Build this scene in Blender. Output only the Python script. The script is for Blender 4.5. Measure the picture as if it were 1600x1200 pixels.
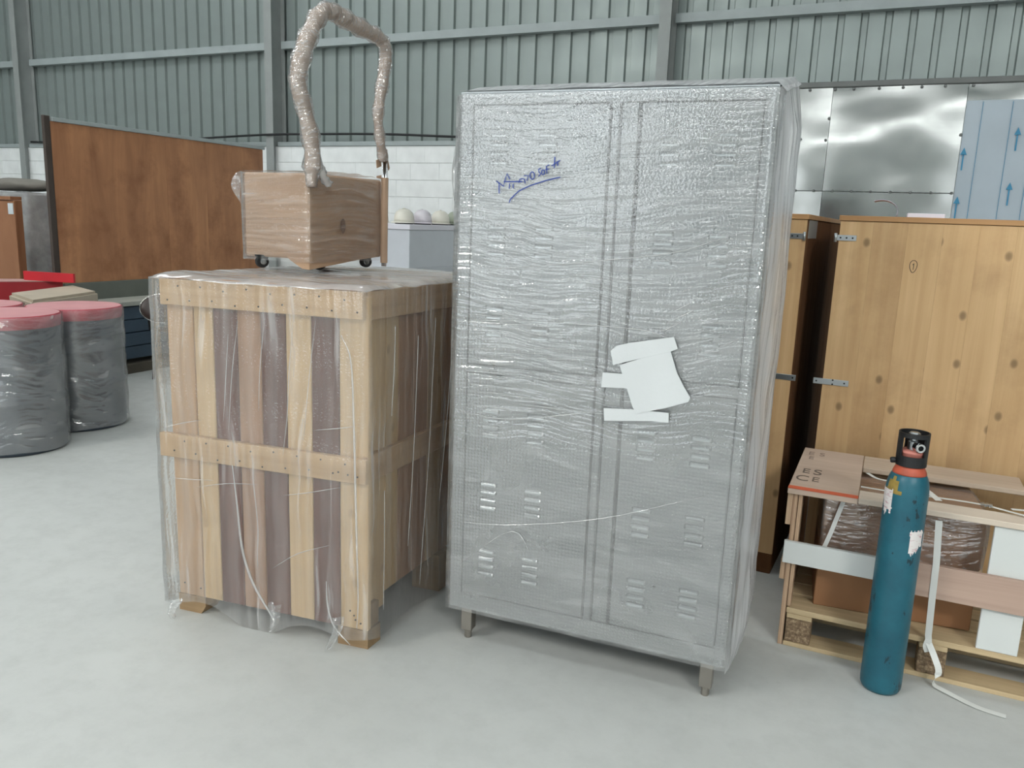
import bpy, bmesh, math, random
from mathutils import Vector, Matrix, noise
random.seed(7)
PI = math.pi
sc = bpy.context.scene
for o in list(bpy.data.objects):
    bpy.data.objects.remove(o, do_unlink=True)
COL = sc.collection

def lin(c):
    c /= 255.0
    return c / 12.92 if c <= 0.04045 else ((c + 0.055) / 1.055) ** 2.4
def rgb(r, g, b):
    return (lin(r), lin(g), lin(b), 1.0)

# ------------------------------------------------------------------ camera
FPX, PITCH, ROLL, YAW, CAMH = 1266.33, 0.198162, 0.037642, 0.429406, 1.45
def _rz(v):
    return Vector((math.cos(YAW) * v[0] - math.sin(YAW) * v[1], math.sin(YAW) * v[0] + math.cos(YAW) * v[1], v[2]))
_f = _rz((0, math.cos(PITCH), -math.sin(PITCH)))
_r0 = _rz((1, 0, 0))
_u0 = _rz((0, math.sin(PITCH), math.cos(PITCH)))
_r = math.cos(ROLL) * _r0 + math.sin(ROLL) * _u0
_u = -math.sin(ROLL) * _r0 + math.cos(ROLL) * _u0
cam_d = bpy.data.cameras.new('camera')
cam_d.sensor_width = 36.0
cam_d.lens = FPX / 1600.0 * 36.0
cam_d.clip_end = 200
cam = bpy.data.objects.new('camera', cam_d)
COL.objects.link(cam)
cam.matrix_world = Matrix(((_r.x, _u.x, -_f.x, 0), (_r.y, _u.y, -_f.y, 0), (_r.z, _u.z, -_f.z, CAMH), (0, 0, 0, 1)))
sc.camera = cam

# ------------------------------------------------------------------ world, exposure
sc.view_settings.view_transform = 'Standard'
sc.view_settings.look = 'None'
sc.view_settings.gamma = 1.0
sc.view_settings.use_curve_mapping = False
sc.view_settings.exposure = 0.0
w = bpy.data.worlds.new('world')
sc.world = w
w.use_nodes = True
bg = w.node_tree.nodes['Background']
bg.inputs[0].default_value = (0.75, 0.87, 1.0, 1)
bg.inputs[1].default_value = 0.6
SKY_FILL = 10.0      # unseen translucent roof sheets, added for light
STRIP = 6.0         # translucent strip high in the wall behind the camera
KEYLIGHT = 50.0     # open roof light high on the right, behind the camera
DOORWAY = 2.2       # daylight in the open loading doors behind the camera

# ------------------------------------------------------------------ helpers
def link(name, me, parent=None, mat=None):
    o = bpy.data.objects.new(name, me)
    COL.objects.link(o)
    if parent is not None:
        o.parent = parent
    if mat is not None and me is not None:
        if len(me.materials) == 0:
            for m in (mat if isinstance(mat, (list, tuple)) else [mat]):
                me.materials.append(m)
    return o
def obj(name, bm, mat, parent=None, smooth=False):
    me = bpy.data.meshes.new(name)
    bmesh.ops.recalc_face_normals(bm, faces=bm.faces)
    bm.to_mesh(me)
    bm.free()
    if smooth:
        for p in me.polygons:
            p.use_smooth = True
    return link(name, me, parent, mat)
def thing(name, label, cat, loc=(0, 0, 0), rz=0.0, group=None):
    o = bpy.data.objects.new(name, None)
    o.empty_display_size = 0.1
    COL.objects.link(o)
    o.location = loc
    o.rotation_euler = (0, 0, rz)
    o['label'] = label
    o['category'] = cat
    if group:
        o['group'] = group
    return o
def tag(o, label, cat, group=None):
    o['label'] = label
    o['category'] = cat
    if group:
        o['group'] = group
    return o
def struct(o):
    o['kind'] = 'structure'
    return o
def add_box(bm, x0, x1, y0, y1, z0, z1, bev=0.0):
    t = bmesh.new()
    bmesh.ops.create_cube(t, size=1.0)
    for v in t.verts:
        v.co = Vector(((x0 + x1) / 2 + v.co.x * (x1 - x0), (y0 + y1) / 2 + v.co.y * (y1 - y0), (z0 + z1) / 2 + v.co.z * (z1 - z0)))
    if bev > 0:
        bmesh.ops.bevel(t, geom=t.edges[:], offset=bev, segments=1, affect='EDGES')
    join(bm, t)
def join(bm, t, M=None):
    me = bpy.data.meshes.new('tmp')
    if M is not None:
        t.transform(M)
    t.to_mesh(me)
    t.free()
    bm.from_mesh(me)
    bpy.data.meshes.remove(me)
def box(name, x0, x1, y0, y1, z0, z1, mat, parent=None, bev=0.003):
    bm = bmesh.new()
    add_box(bm, x0, x1, y0, y1, z0, z1, bev)
    return obj(name, bm, mat, parent)
def prism(bm, pts, axis, a0, a1):
    """extrude a 2D polygon along axis 0/1/2 from a0 to a1"""
    def P(p, a):
        if axis == 0: return (a, p[0], p[1])
        if axis == 1: return (p[0], a, p[1])
        return (p[0], p[1], a)
    lo = [bm.verts.new(P(p, a0)) for p in pts]
    hi = [bm.verts.new(P(p, a1)) for p in pts]
    n = len(pts)
    bm.faces.new(lo)
    bm.faces.new(hi[::-1])
    for i in range(n):
        bm.faces.new((lo[i], lo[(i + 1) % n], hi[(i + 1) % n], hi[i]))
def lathe(bm, prof, n=40, c=(0, 0), cap=True):
    rings = []
    for r, z in prof:
        rings.append([bm.verts.new((c[0] + r * math.cos(2 * PI * i / n), c[1] + r * math.sin(2 * PI * i / n), z)) for i in range(n)])
    for a, b in zip(rings, rings[1:]):
        for i in range(n):
            bm.faces.new((a[i], a[(i + 1) % n], b[(i + 1) % n], b[i]))
    if cap:
        bm.faces.new(rings[0][::-1])
        bm.faces.new(rings[-1])
def smooth_path(pts, n=6):
    """Catmull-Rom through points"""
    P = [Vector(p) for p in pts]
    P = [P[0] * 2 - P[1]] + P + [P[-1] * 2 - P[-2]]
    out = []
    for i in range(1, len(P) - 2):
        for k in range(n):
            t = k / n
            a, b, c, d = P[i - 1], P[i], P[i + 1], P[i + 2]
            out.append(0.5 * ((2 * b) + (c - a) * t + (2 * a - 5 * b + 4 * c - d) * t * t + (3 * b - a - 3 * c + d) * t ** 3))
    out.append(P[-2])
    return out
def tube(bm, path, rad, n=8, rfun=None, flat=None):
    path = [Vector(p) for p in path]
    rings = []
    up = Vector((0, 0, 1))
    prev = None
    for i, p in enumerate(path):
        t = (path[min(i + 1, len(path) - 1)] - path[max(i - 1, 0)])
        if t.length < 1e-9:
            t = Vector((0, 0, 1))
        t.normalize()
        if prev is None:
            a = t.cross(up)
            if a.length < 0.1:
                a = t.cross(Vector((1, 0, 0)))
        else:
            a = prev - t * prev.dot(t)
        a.normalize()
        prev = a
        b = t.cross(a)
        r = rad if rfun is None else rfun(i / (len(path) - 1))
        ring = []
        for k in range(n):
            th = 2 * PI * k / n
            rr = r
            if callable(flat):
                rr = r * flat(i, k)
            ring.append(bm.verts.new(p + a * math.cos(th) * rr + b * math.sin(th) * rr))
        rings.append(ring)
    for a, b in zip(rings, rings[1:]):
        for k in range(n):
            bm.faces.new((a[k], a[(k + 1) % n], b[(k + 1) % n], b[k]))
    bm.faces.new(rings[0][::-1])
    bm.faces.new(rings[-1])
def ribbon(bm, path, width, wdir, thick=0.0008):
    """thin strap following a path; wdir = width direction (vector or function of i)"""
    vs = []
    P = [Vector(p) for p in path]
    for i, p in enumerate(P):
        t = (P[min(i + 1, len(P) - 1)] - P[max(i - 1, 0)]).normalized()
        d = Vector(wdir(i) if callable(wdir) else wdir)
        d = (d - t * d.dot(t)).normalized()
        nn = t.cross(d)
        vs.append([bm.verts.new(p + d * width / 2 * s + nn * thick * q) for s, q in ((-1, 0), (1, 0), (1, 1), (-1, 1))])
    for a, b in zip(vs, vs[1:]):
        for k in range(4):
            bm.faces.new((a[k], a[(k + 1) % 4], b[(k + 1) % 4], b[k]))
    bm.faces.new(vs[0][::-1])
    bm.faces.new(vs[-1])
def fnoise(x, y, z, s=1.0):
    return noise.noise(Vector((x * s, y * s, z * s)))

# ------------------------------------------------------------------ materials
def newmat(name):
    m = bpy.data.materials.new(name)
    m.use_nodes = True
    nt = m.node_tree
    nt.nodes.clear()
    out = nt.nodes.new('ShaderNodeOutputMaterial')
    return m, nt, out
class N:
    def __init__(s, nt): s.nt = nt
    def n(s, typ, **kw):
        nd = s.nt.nodes.new(typ)
        for k, v in kw.items():
            if k.startswith('i_'):
                nd.inputs[int(k[2:]) if k[2:].isdigit() else k[2:].replace('_', ' ')].default_value = v
            else:
                setattr(nd, k, v)
        return nd
    def l(s, a, b): s.nt.links.new(a, b)
    def ramp(s, fac, stops, interp='LINEAR'):
        r = s.nt.nodes.new('ShaderNodeValToRGB')
        r.color_ramp.interpolation = interp
        els = r.color_ramp.elements
        while len(els) < len(stops):
            els.new(0.5)
        for e, (p, c) in zip(els, stops):
            e.position = p
            e.color = c if isinstance(c, (tuple, list)) else (c, c, c, 1)
        s.l(fac, r.inputs[0])
        return r.outputs[0]
    def math(s, op, a, b=None):
        m = s.nt.nodes.new('ShaderNodeMath')
        m.operation = op
        for i, v in enumerate((a, b)):
            if v is None: continue
            if isinstance(v, (int, float)): m.inputs[i].default_value = v
            else: s.l(v, m.inputs[i])
        return m.outputs[0]
    def mixc(s, fac, a, b, blend='MIX'):
        m = s.nt.nodes.new('ShaderNodeMix')
        m.data_type = 'RGBA'
        m.blend_type = blend
        for i, v in ((0, fac), (6, a), (7, b)):
            if isinstance(v, (int, float)): m.inputs[i].default_value = v
            elif isinstance(v, (tuple, list)): m.inputs[i].default_value = v
            else: s.l(v, m.inputs[i])
        return m.outputs[2]
def plain(name, col, rough=0.6, metal=0.0, var=0.12, scale=6.0, bump=0.0, bscale=60.0, spec=0.5, emis=None):
    m, nt, out = newmat(name)
    g = N(nt)
    b = g.n('ShaderNodeBsdfPrincipled')
    tc = g.n('ShaderNodeTexCoord')
    nz = g.n('ShaderNodeTexNoise', i_Scale=scale, i_Detail=5.0)
    g.l(tc.outputs['Object'], nz.inputs['Vector'])
    dark = tuple(c * (1 - var) for c in col[:3]) + (1,)
    lite = tuple(min(1, c * (1 + var)) for c in col[:3]) + (1,)
    c = g.ramp(nz.outputs['Fac'], [(0.3, dark), (0.7, lite)])
    g.l(c, b.inputs['Base Color'])
    b.inputs['Roughness'].default_value = rough
    b.inputs['Metallic'].default_value = metal
    b.inputs['Specular IOR Level'].default_value = spec
    if bump > 0:
        n2 = g.n('ShaderNodeTexNoise', i_Scale=bscale, i_Detail=4.0)
        g.l(tc.outputs['Object'], n2.inputs['Vector'])
        bp = g.n('ShaderNodeBump', i_Strength=bump, i_Distance=0.01)
        g.l(n2.outputs['Fac'], bp.inputs['Height'])
        g.l(bp.outputs[0], b.inputs['Normal'])
    g.l(b.outputs[0], out.inputs[0])
    return m
def wood(name, c1, c2, axis='z', fine=26.0, along=1.2, rough=0.6, spec=0.3, knots=0.0, vary=0.16, stain=None, stain_amt=0.0):
    """grain streaks along an object axis; every object gets its own offset and tone"""
    m, nt, out = newmat(name)
    g = N(nt)
    b = g.n('ShaderNodeBsdfPrincipled')
    tc = g.n('ShaderNodeTexCoord')
    oi = g.n('ShaderNodeObjectInfo')
    sc_ = {'x': (along, fine, fine), 'y': (fine, along, fine), 'z': (fine, fine, along)}[axis]
    mp = g.n('ShaderNodeMapping')
    mp.inputs['Scale'].default_value = sc_
    off = g.n('ShaderNodeCombineXYZ')
    for i in range(3):
        g.l(g.math('MULTIPLY', oi.outputs['Random'], 37.0 + 11 * i), off.inputs[i])
    va = g.n('ShaderNodeVectorMath', operation='ADD')
    g.l(tc.outputs['Object'], mp.inputs['Vector'])
    g.l(mp.outputs[0], va.inputs[0])
    g.l(off.outputs[0], va.inputs[1])
    nz = g.n('ShaderNodeTexNoise', i_Scale=1.0, i_Detail=6.0, i_Roughness=0.6, i_Distortion=0.6)
    g.l(va.outputs[0], nz.inputs['Vector'])
    col = g.ramp(nz.outputs['Fac'], [(0.28, c1), (0.72, c2)])
    nb = g.n('ShaderNodeTexNoise', i_Scale=3.0, i_Detail=3.0)
    vb = g.n('ShaderNodeVectorMath', operation='ADD')
    g.l(tc.outputs['Object'], vb.inputs[0]); g.l(off.outputs[0], vb.inputs[1])
    g.l(vb.outputs[0], nb.inputs['Vector'])
    col = g.mixc(g.ramp(nb.outputs['Fac'], [(0.4, 0.0), (0.75, 0.45)]), col, c1)
    if stain is not None:
        ns = g.n('ShaderNodeTexNoise', i_Scale=2.2, i_Detail=6.0, i_Roughness=0.65)
        g.l(vb.outputs[0], ns.inputs['Vector'])
        col = g.mixc(g.math('MULTIPLY', g.ramp(ns.outputs['Fac'], [(0.5, 0.0), (0.68, 1.0)]), stain_amt), col, stain)
    if knots > 0:
        vk = g.n('ShaderNodeTexVoronoi', i_Scale=6.5, voronoi_dimensions='2D')
        sx = g.n('ShaderNodeSeparateXYZ'); g.l(vb.outputs[0], sx.inputs[0])
        al, a1, a2 = {'x': (0, 1, 2), 'y': (1, 0, 2), 'z': (2, 0, 1)}[axis]
        cx = g.n('ShaderNodeCombineXYZ')
        g.l(g.math('ADD', sx.outputs[a1], sx.outputs[a2]), cx.inputs[0]); g.l(g.math('MULTIPLY', sx.outputs[al], 0.7), cx.inputs[1])
        g.l(cx.outputs[0], vk.inputs['Vector'])
        k = g.ramp(vk.outputs['Distance'], [(0.0, 1.0), (0.05, 0.85), (0.10, 0.0)])
        sel = g.ramp(vk.outputs['Color'], [(0.5, 0.0), (0.55, 1.0)])
        col = g.mixc(g.math('MULTIPLY', g.math('MULTIPLY', k, sel), knots), col, tuple(c * 0.28 for c in c1[:3]) + (1,))
    hsv = g.n('ShaderNodeHueSaturation')
    g.l(g.math('ADD', g.math('MULTIPLY', oi.outputs['Random'], vary * 2), 1 - vary), hsv.inputs['Value'])
    g.l(col, hsv.inputs['Color'])
    g.l(hsv.outputs[0], b.inputs['Base Color'])
    b.inputs['Roughness'].default_value = rough
    b.inputs['Specular IOR Level'].default_value = spec
    bp = g.n('ShaderNodeBump', i_Strength=0.12, i_Distance=0.004)
    g.l(nz.outputs['Fac'], bp.inputs['Height'])
    g.l(bp.outputs[0], b.inputs['Normal'])
    g.l(b.outputs[0], out.inputs[0])
    return m
def metal(name, col, rough=0.3, brush=(3, 3, 200), bump=0.03, wave=0.0, wscale=2.0, metallic=1.0, smudge=0.1):
    m, nt, out = newmat(name)
    g = N(nt)
    b = g.n('ShaderNodeBsdfPrincipled')
    tc = g.n('ShaderNodeTexCoord')
    mp = g.n('ShaderNodeMapping'); mp.inputs['Scale'].default_value = brush
    g.l(tc.outputs['Object'], mp.inputs['Vector'])
    nz = g.n('ShaderNodeTexNoise', i_Scale=1.0, i_Detail=3.0)
    g.l(mp.outputs[0], nz.inputs['Vector'])
    n2 = g.n('ShaderNodeTexNoise', i_Scale=3.0, i_Detail=5.0)
    g.l(tc.outputs['Object'], n2.inputs['Vector'])
    g.l(g.ramp(n2.outputs['Fac'], [(0.35, tuple(c * (1 - smudge) for c in col[:3]) + (1,)), (0.65, col)]), b.inputs['Base Color'])
    g.l(g.ramp(n2.outputs['Fac'], [(0.3, rough * 1.25), (0.7, rough * 0.8)]), b.inputs['Roughness'])
    b.inputs['Metallic'].default_value = metallic
    bp = g.n('ShaderNodeBump', i_Strength=bump, i_Distance=0.002)
    g.l(nz.outputs['Fac'], bp.inputs['Height'])
    if wave > 0:
        n3 = g.n('ShaderNodeTexNoise', i_Scale=wscale, i_Detail=1.0)
        g.l(tc.outputs['Object'], n3.inputs['Vector'])
        b2 = g.n('ShaderNodeBump', i_Strength=1.0, i_Distance=wave)
        g.l(n3.outputs['Fac'], b2.inputs['Height'])
        g.l(bp.outputs[0], b2.inputs['Normal'])
        g.l(b2.outputs[0], b.inputs['Normal'])
    else:
        g.l(bp.outputs[0], b.inputs['Normal'])
    g.l(b.outputs[0], out.inputs[0])
    return m
def film(name, haze=0.06, hvar=0.18, gloss=0.07, streak=(2.5, 70.0), bump=0.5, dist=0.004, rough=0.1, vgrad=None, tint=(0.95, 0.95, 0.95, 1), bubbles=0.0, fine=0.0, wob=0.10, glint_strands=0.0):
    """clear stretch film: see-through, a little milky, glossy over its wrinkles (UV is in metres)"""
    m, nt, out = newmat(name)
    g = N(nt)
    uv = g.n('ShaderNodeUVMap')
    wn = g.n('ShaderNodeTexNoise', i_Scale=1.7, i_Detail=2.0)
    g.l(uv.outputs[0], wn.inputs['Vector'])
    sub = g.n('ShaderNodeVectorMath', operation='SUBTRACT'); sub.inputs[1].default_value = (0.5, 0.5, 0.5)
    g.l(wn.outputs['Color'], sub.inputs[0])
    scl = g.n('ShaderNodeVectorMath', operation='SCALE'); scl.inputs['Scale'].default_value = wob * 2
    g.l(sub.outputs[0], scl.inputs[0])
    add = g.n('ShaderNodeVectorMath', operation='ADD')
    g.l(uv.outputs[0], add.inputs[0]); g.l(scl.outputs[0], add.inputs[1])
    mp = g.n('ShaderNodeMapping'); mp.inputs['Scale'].default_value = (streak[0], streak[1], 1)
    g.l(add.outputs[0], mp.inputs['Vector'])
    st = g.n('ShaderNodeTexNoise', i_Scale=1.0, i_Detail=1.2, i_Roughness=0.5)
    g.l(mp.outputs[0], st.inputs['Vector'])
    height = st.outputs['Fac']
    bp = g.n('ShaderNodeBump', i_Strength=bump, i_Distance=dist)
    g.l(height, bp.inputs['Height'])
    if vgrad:               # film is slack in some bands of height and taut in others
        sx = g.n('ShaderNodeSeparateXYZ'); g.l(uv.outputs[0], sx.inputs[0])
        g.l(g.math('MULTIPLY', g.ramp(g.math('MULTIPLY', sx.outputs[1], 0.5), [(p / 2, q) for p, q in vgrad]), bump), bp.inputs['Strength'])
    nrm = bp.outputs[0]
    if fine > 0:
        f2 = g.n('ShaderNodeTexNoise', i_Scale=125.0, i_Detail=1.0)
        g.l(uv.outputs[0], f2.inputs['Vector'])
        b2 = g.n('ShaderNodeBump', i_Strength=fine, i_Distance=0.003)
        g.l(f2.outputs['Fac'], b2.inputs['Height']); g.l(nrm, b2.inputs['Normal'])
        nrm = b2.outputs[0]
    if bubbles > 0:
        vo = g.n('ShaderNodeTexVoronoi', i_Scale=88.0, i_Randomness=0.25)
        g.l(uv.outputs[0], vo.inputs['Vector'])
        b3 = g.n('ShaderNodeBump', i_Strength=bubbles, i_Distance=0.007, invert=True)
        g.l(g.ramp(vo.outputs['Distance'], [(0.0, 0.0), (0.35, 0.25), (0.6, 1.0)]), b3.inputs['Height']); g.l(nrm, b3.inputs['Normal'])
        nrm = b3.outputs[0]
    lo = g.n('ShaderNodeMapping'); lo.inputs['Scale'].default_value = (streak[0] * 0.6, streak[1] * 0.22, 1)
    g.l(add.outputs[0], lo.inputs['Vector'])
    hz = g.n('ShaderNodeTexNoise', i_Scale=1.0, i_Detail=5.0, i_Roughness=0.65)
    g.l(lo.outputs[0], hz.inputs['Vector'])
    hfac = g.math('ADD', g.math('MULTIPLY', g.ramp(hz.outputs['Fac'], [(0.42, 0.0), (0.75, 1.0)]), hvar), haze)
    if glint_strands > 0:
        hfac = g.math('ADD', hfac, g.math('MULTIPLY', g.ramp(st.outputs['Fac'], [(0.60, 0.0), (0.72, 1.0)]), glint_strands))  # whitish crease streaks painted into the haze, partly standing in for glints
    tr = g.n('ShaderNodeBsdfTransparent')
    df = g.n('ShaderNodeBsdfDiffuse'); df.inputs[0].default_value = tint
    tl = g.n('ShaderNodeBsdfTranslucent'); tl.inputs[0].default_value = tint
    dm = g.n('ShaderNodeMixShader', i_0=0.3)
    g.l(df.outputs[0], dm.inputs[1]); g.l(tl.outputs[0], dm.inputs[2])
    m1 = g.n('ShaderNodeMixShader')
    g.l(g.math('MINIMUM', hfac, 0.95), m1.inputs[0]); g.l(tr.outputs[0], m1.inputs[1]); g.l(dm.outputs[0], m1.inputs[2])
    gl = g.n('ShaderNodeBsdfGlossy'); gl.inputs['Roughness'].default_value = rough
    g.l(nrm, gl.inputs['Normal'])
    lw = g.n('ShaderNodeLayerWeight', i_Blend=0.25)
    g.l(nrm, lw.inputs['Normal'])
    gf = g.math('MINIMUM', g.math('ADD', g.math('MULTIPLY', lw.outputs['Fresnel'], 0.55), gloss), 0.8)
    m2 = g.n('ShaderNodeMixShader')
    g.l(gf, m2.inputs[0]); g.l(m1.outputs[0], m2.inputs[1]); g.l(gl.outputs[0], m2.inputs[2])
    g.l(m2.outputs[0], out.inputs[0])
    return m
def emit(name, col, s):
    m, nt, out = newmat(name)
    e = nt.nodes.new('ShaderNodeEmission')
    e.inputs[0].default_value = col
    e.inputs[1].default_value = s
    nt.links.new(e.outputs[0], out.inputs[0])
    return m

# ------------------------------------------------------------------ film geometry
def wrap(name, per, z0, z1, mat, parent, amp=0.006, res=0.025, hem=0.0, seed=0.0, closed=True, bulge=0.0, zrow=None, sag=None):
    """sheet of film round a list of (x, y) points; UV in metres; loose ragged hem below"""
    P = [Vector((p[0], p[1], 0)) for p in per]
    if closed:
        P.append(P[0])
    pts, us = [], []
    u = 0.0
    for a, b in zip(P, P[1:]):
        L = (b - a).length
        k = max(2, int(L / res))
        d = (b - a) / L
        nn = Vector((d.y, -d.x, 0))
        for i in range(k):
            t = i / k
            e = min(t, 1 - t) * 2
            pts.append((a + (b - a) * t, nn, e)); us.append(u + L * t)
        u += L
    if closed:
        pts.append(pts[0]); us.append(u)
    else:
        pts.append((P[-1], pts[-1][1], 0)); us.append(u)
    rows = max(4, int((z1 - z0) / res))
    bm = bmesh.new()
    uvl = bm.loops.layers.uv.new('UVMap')
    grid, uvg = [], []
    for j in range(rows + 1):
        t = j / rows
        row, ur = [], []
        for (p, nn, e), uu in zip(pts, us):
            hz = z0 + (z1 - z0) * t
            if hem and t < 0.15:
                hz -= hem * (1 - t / 0.15) * (0.5 + 0.8 * fnoise(p.x * 4, p.y * 4, seed + 3))
            a = amp * (fnoise(p.x * 3 + seed, p.y * 3, hz * 9) + 0.7 * fnoise(p.x * 9, p.y * 9 + seed, hz * 16))
            q = p + nn * (a + amp + bulge * e * math.sin(PI * min(1, max(0, t))) )
            if sag:
                q = q + Vector(sag(p, hz))
            row.append(bm.verts.new((q.x, q.y, hz))); ur.append((uu, hz))
        grid.append(row); uvg.append(ur)
    for j in range(rows):
        for i in range(len(pts) - 1):
            f = bm.faces.new((grid[j][i], grid[j][i + 1], grid[j + 1][i + 1], grid[j + 1][i]))
            for lp, q in zip(f.loops, (uvg[j][i], uvg[j][i + 1], uvg[j + 1][i + 1], uvg[j + 1][i])):
                lp[uvl].uv = q
    me = bpy.data.meshes.new(name)
    bm.to_mesh(me); bm.free()
    for p in me.polygons: p.use_smooth = True
    return link(name, me, parent, mat)
def sheet(name, f, nu, nv, mat, parent, su=1.0, sv=1.0):
    """film patch from f(s, t) -> point"""
    bm = bmesh.new()
    uvl = bm.loops.layers.uv.new('UVMap')
    g_ = [[bm.verts.new(f(i / nu, j / nv)) for i in range(nu + 1)] for j in range(nv + 1)]
    for j in range(nv):
        for i in range(nu):
            fc = bm.faces.new((g_[j][i], g_[j][i + 1], g_[j + 1][i + 1], g_[j + 1][i]))
            for lp, (a, b) in zip(fc.loops, ((i, j), (i + 1, j), (i + 1, j + 1), (i, j + 1))):
                lp[uvl].uv = (a / nu * su, b / nv * sv)
    me = bpy.data.meshes.new(name)
    bm.to_mesh(me); bm.free()
    for p in me.polygons: p.use_smooth = True
    return link(name, me, parent, mat)

# ------------------------------------------------------------------ shared materials
M_conc, nt, out = newmat('polished_concrete')
g = N(nt)
b = g.n('ShaderNodeBsdfPrincipled')
tc = g.n('ShaderNodeTexCoord')
n1 = g.n('ShaderNodeTexNoise', i_Scale=0.8, i_Detail=7.0, i_Roughness=0.6)
n2 = g.n('ShaderNodeTexNoise', i_Scale=9.0, i_Detail=6.0, i_Roughness=0.7)
n3 = g.n('ShaderNodeTexNoise', i_Scale=2.6, i_Detail=5.0, i_Roughness=0.75)
for q in (n1, n2, n3): g.l(tc.outputs['Object'], q.inputs['Vector'])
c = g.ramp(n1.outputs['Fac'], [(0.3, rgb(178, 180, 177)), (0.7, rgb(196, 198, 195))])
c = g.mixc(g.ramp(n2.outputs['Fac'], [(0.45, 0.0), (0.75, 0.35)]), c, rgb(164, 166, 163))
c = g.mixc(g.ramp(n3.outputs['Fac'], [(0.66, 0.0), (0.74, 0.22)]), c, rgb(128, 128, 124))
g.l(c, b.inputs['Base Color'])
g.l(g.ramp(n2.outputs['Fac'], [(0.3, 0.42), (0.7, 0.6)]), b.inputs['Roughness'])
b.inputs['Specular IOR Level'].default_value = 0.4
bp = g.n('ShaderNodeBump', i_Strength=0.05, i_Distance=0.003)
g.l(n2.outputs['Fac'], bp.inputs['Height']); g.l(bp.outputs[0], b.inputs['Normal'])
g.l(b.outputs[0], out.inputs[0])

M_clad = metal('galvanised_cladding', rgb(146, 155, 152), rough=0.40, brush=(40, 40, 1.2), bump=0.04, metallic=0.35, smudge=0.06)
M_steel = plain('grey_painted_steel', rgb(158, 166, 166), 0.5, var=0.06)
M_column = plain('grey_column_paint', rgb(146, 150, 148), 0.55, var=0.06)
M_block = plain('whitewashed_block', rgb(230, 232, 231), 0.85, var=0.06, scale=5, bump=0.25, bscale=45)
M_mortar = plain('mortar', rgb(205, 206, 204), 0.9, var=0.06)
M_sheet = metal('stainless_sheet', rgb(172, 173, 170), rough=0.13, brush=(3, 3, 60), bump=0.015, smudge=0.12)
M_sheetf = plain('blue_white_protective_film', rgb(176, 187, 196), 0.4, var=0.05, scale=3)
M_arrow = plain('blue_print', rgb(60, 140, 178), 0.5, var=0.03)
M_flash = plain('dark_flashing', rgb(112, 114, 112), 0.6, var=0.08)
M_black = plain('black_rubber', rgb(22, 23, 25), 0.5, var=0.15)
M_dark = plain('dark_gap', rgb(18, 19, 20), 0.9, var=0.05)
M_stain = metal('locker_stainless', rgb(182, 186, 187), rough=0.28, brush=(4, 4, 120), bump=0.03, smudge=0.05)
M_stain2 = metal('leg_stainless', rgb(168, 162, 154), rough=0.38, brush=(60, 60, 4), bump=0.03, smudge=0.08)
M_gap = plain('locker_gap', rgb(24, 26, 28), 0.7, var=0.05)
M_foam = plain('white_foam', rgb(204, 207, 208), 0.8, var=0.03, bump=0.1)
M_ink = plain('blue_marker_ink', rgb(40, 66, 150), 0.5, var=0.1)
M_blackink = plain('black_marker_ink', rgb(40, 34, 30), 0.6, var=0.1)
M_card = plain('brown_cardboard', rgb(178, 146, 118), 0.75, var=0.06, scale=4)
M_card2 = plain('tan_cardboard', rgb(158, 122, 90), 0.75, var=0.06, scale=4)  # plain brown of the carton seam tape
M_zinc = metal('zinc_plated', rgb(176, 180, 182), rough=0.35, brush=(30, 30, 30), bump=0.03)
M_chrome = metal('chrome', rgb(220, 220, 220), rough=0.12, bump=0.0)
M_strap = plain('white_strapping', rgb(206, 207, 203), 0.45, var=0.04)
F_locker = film('locker_stretch_film', haze=0.05, hvar=0.20, gloss=0.15, streak=(6.0, 60.0), bump=1.0, dist=0.008, rough=0.05, glint_strands=0.10, fine=0.30, vgrad=[(0.0, 0.2), (0.75, 0.25), (0.85, 1.0), (1.40, 1.0), (1.56, 0.40), (1.8, 0.35)])
F_bubble = film('bubble_wrap', haze=0.15, hvar=0.06, gloss=0.12, streak=(14, 30.0), bump=0.3, dist=0.003, rough=0.08, bubbles=1.0, tint=(0.95, 0.95, 0.95, 1))
F_side = film('folded_foam_film', haze=0.68, hvar=0.25, gloss=0.08, streak=(40.0, 2.5), bump=0.9, dist=0.01, rough=0.2, tint=(0.86, 0.86, 0.88, 1), fine=0.2)
F_crate = film('crate_stretch_film', haze=0.06, hvar=0.20, gloss=0.09, streak=(34.0, 2.2), bump=0.9, dist=0.008, rough=0.05, glint_strands=0.24, fine=0.45, wob=0.05)
F_top = film('crate_top_film', haze=0.34, hvar=0.25, gloss=0.10, streak=(4.0, 22.0), bump=0.9, dist=0.01, rough=0.12, glint_strands=0.15)
F_box = film('trolley_stretch_film', haze=0.06, hvar=0.14, gloss=0.10, streak=(5.0, 50.0), bump=1.0, dist=0.008, rough=0.05, glint_strands=0.16, fine=0.4, wob=0.05)
F_pole = film('crinkled_film', haze=0.13, hvar=0.2, gloss=0.16, streak=(40.0, 60.0), bump=1.0, dist=0.012, rough=0.05, glint_strands=0.25, fine=0.3)
F_drum = film('drum_stretch_film', haze=0.13, hvar=0.18, gloss=0.12, streak=(8.0, 24.0), bump=1.0, dist=0.016, rough=0.05, glint_strands=0.12, fine=0.4, wob=0.2)
F_fold = film('folded_film', haze=0.30, hvar=0.25, gloss=0.12, streak=(20.0, 20.0), bump=0.6, dist=0.003, rough=0.15)

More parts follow.
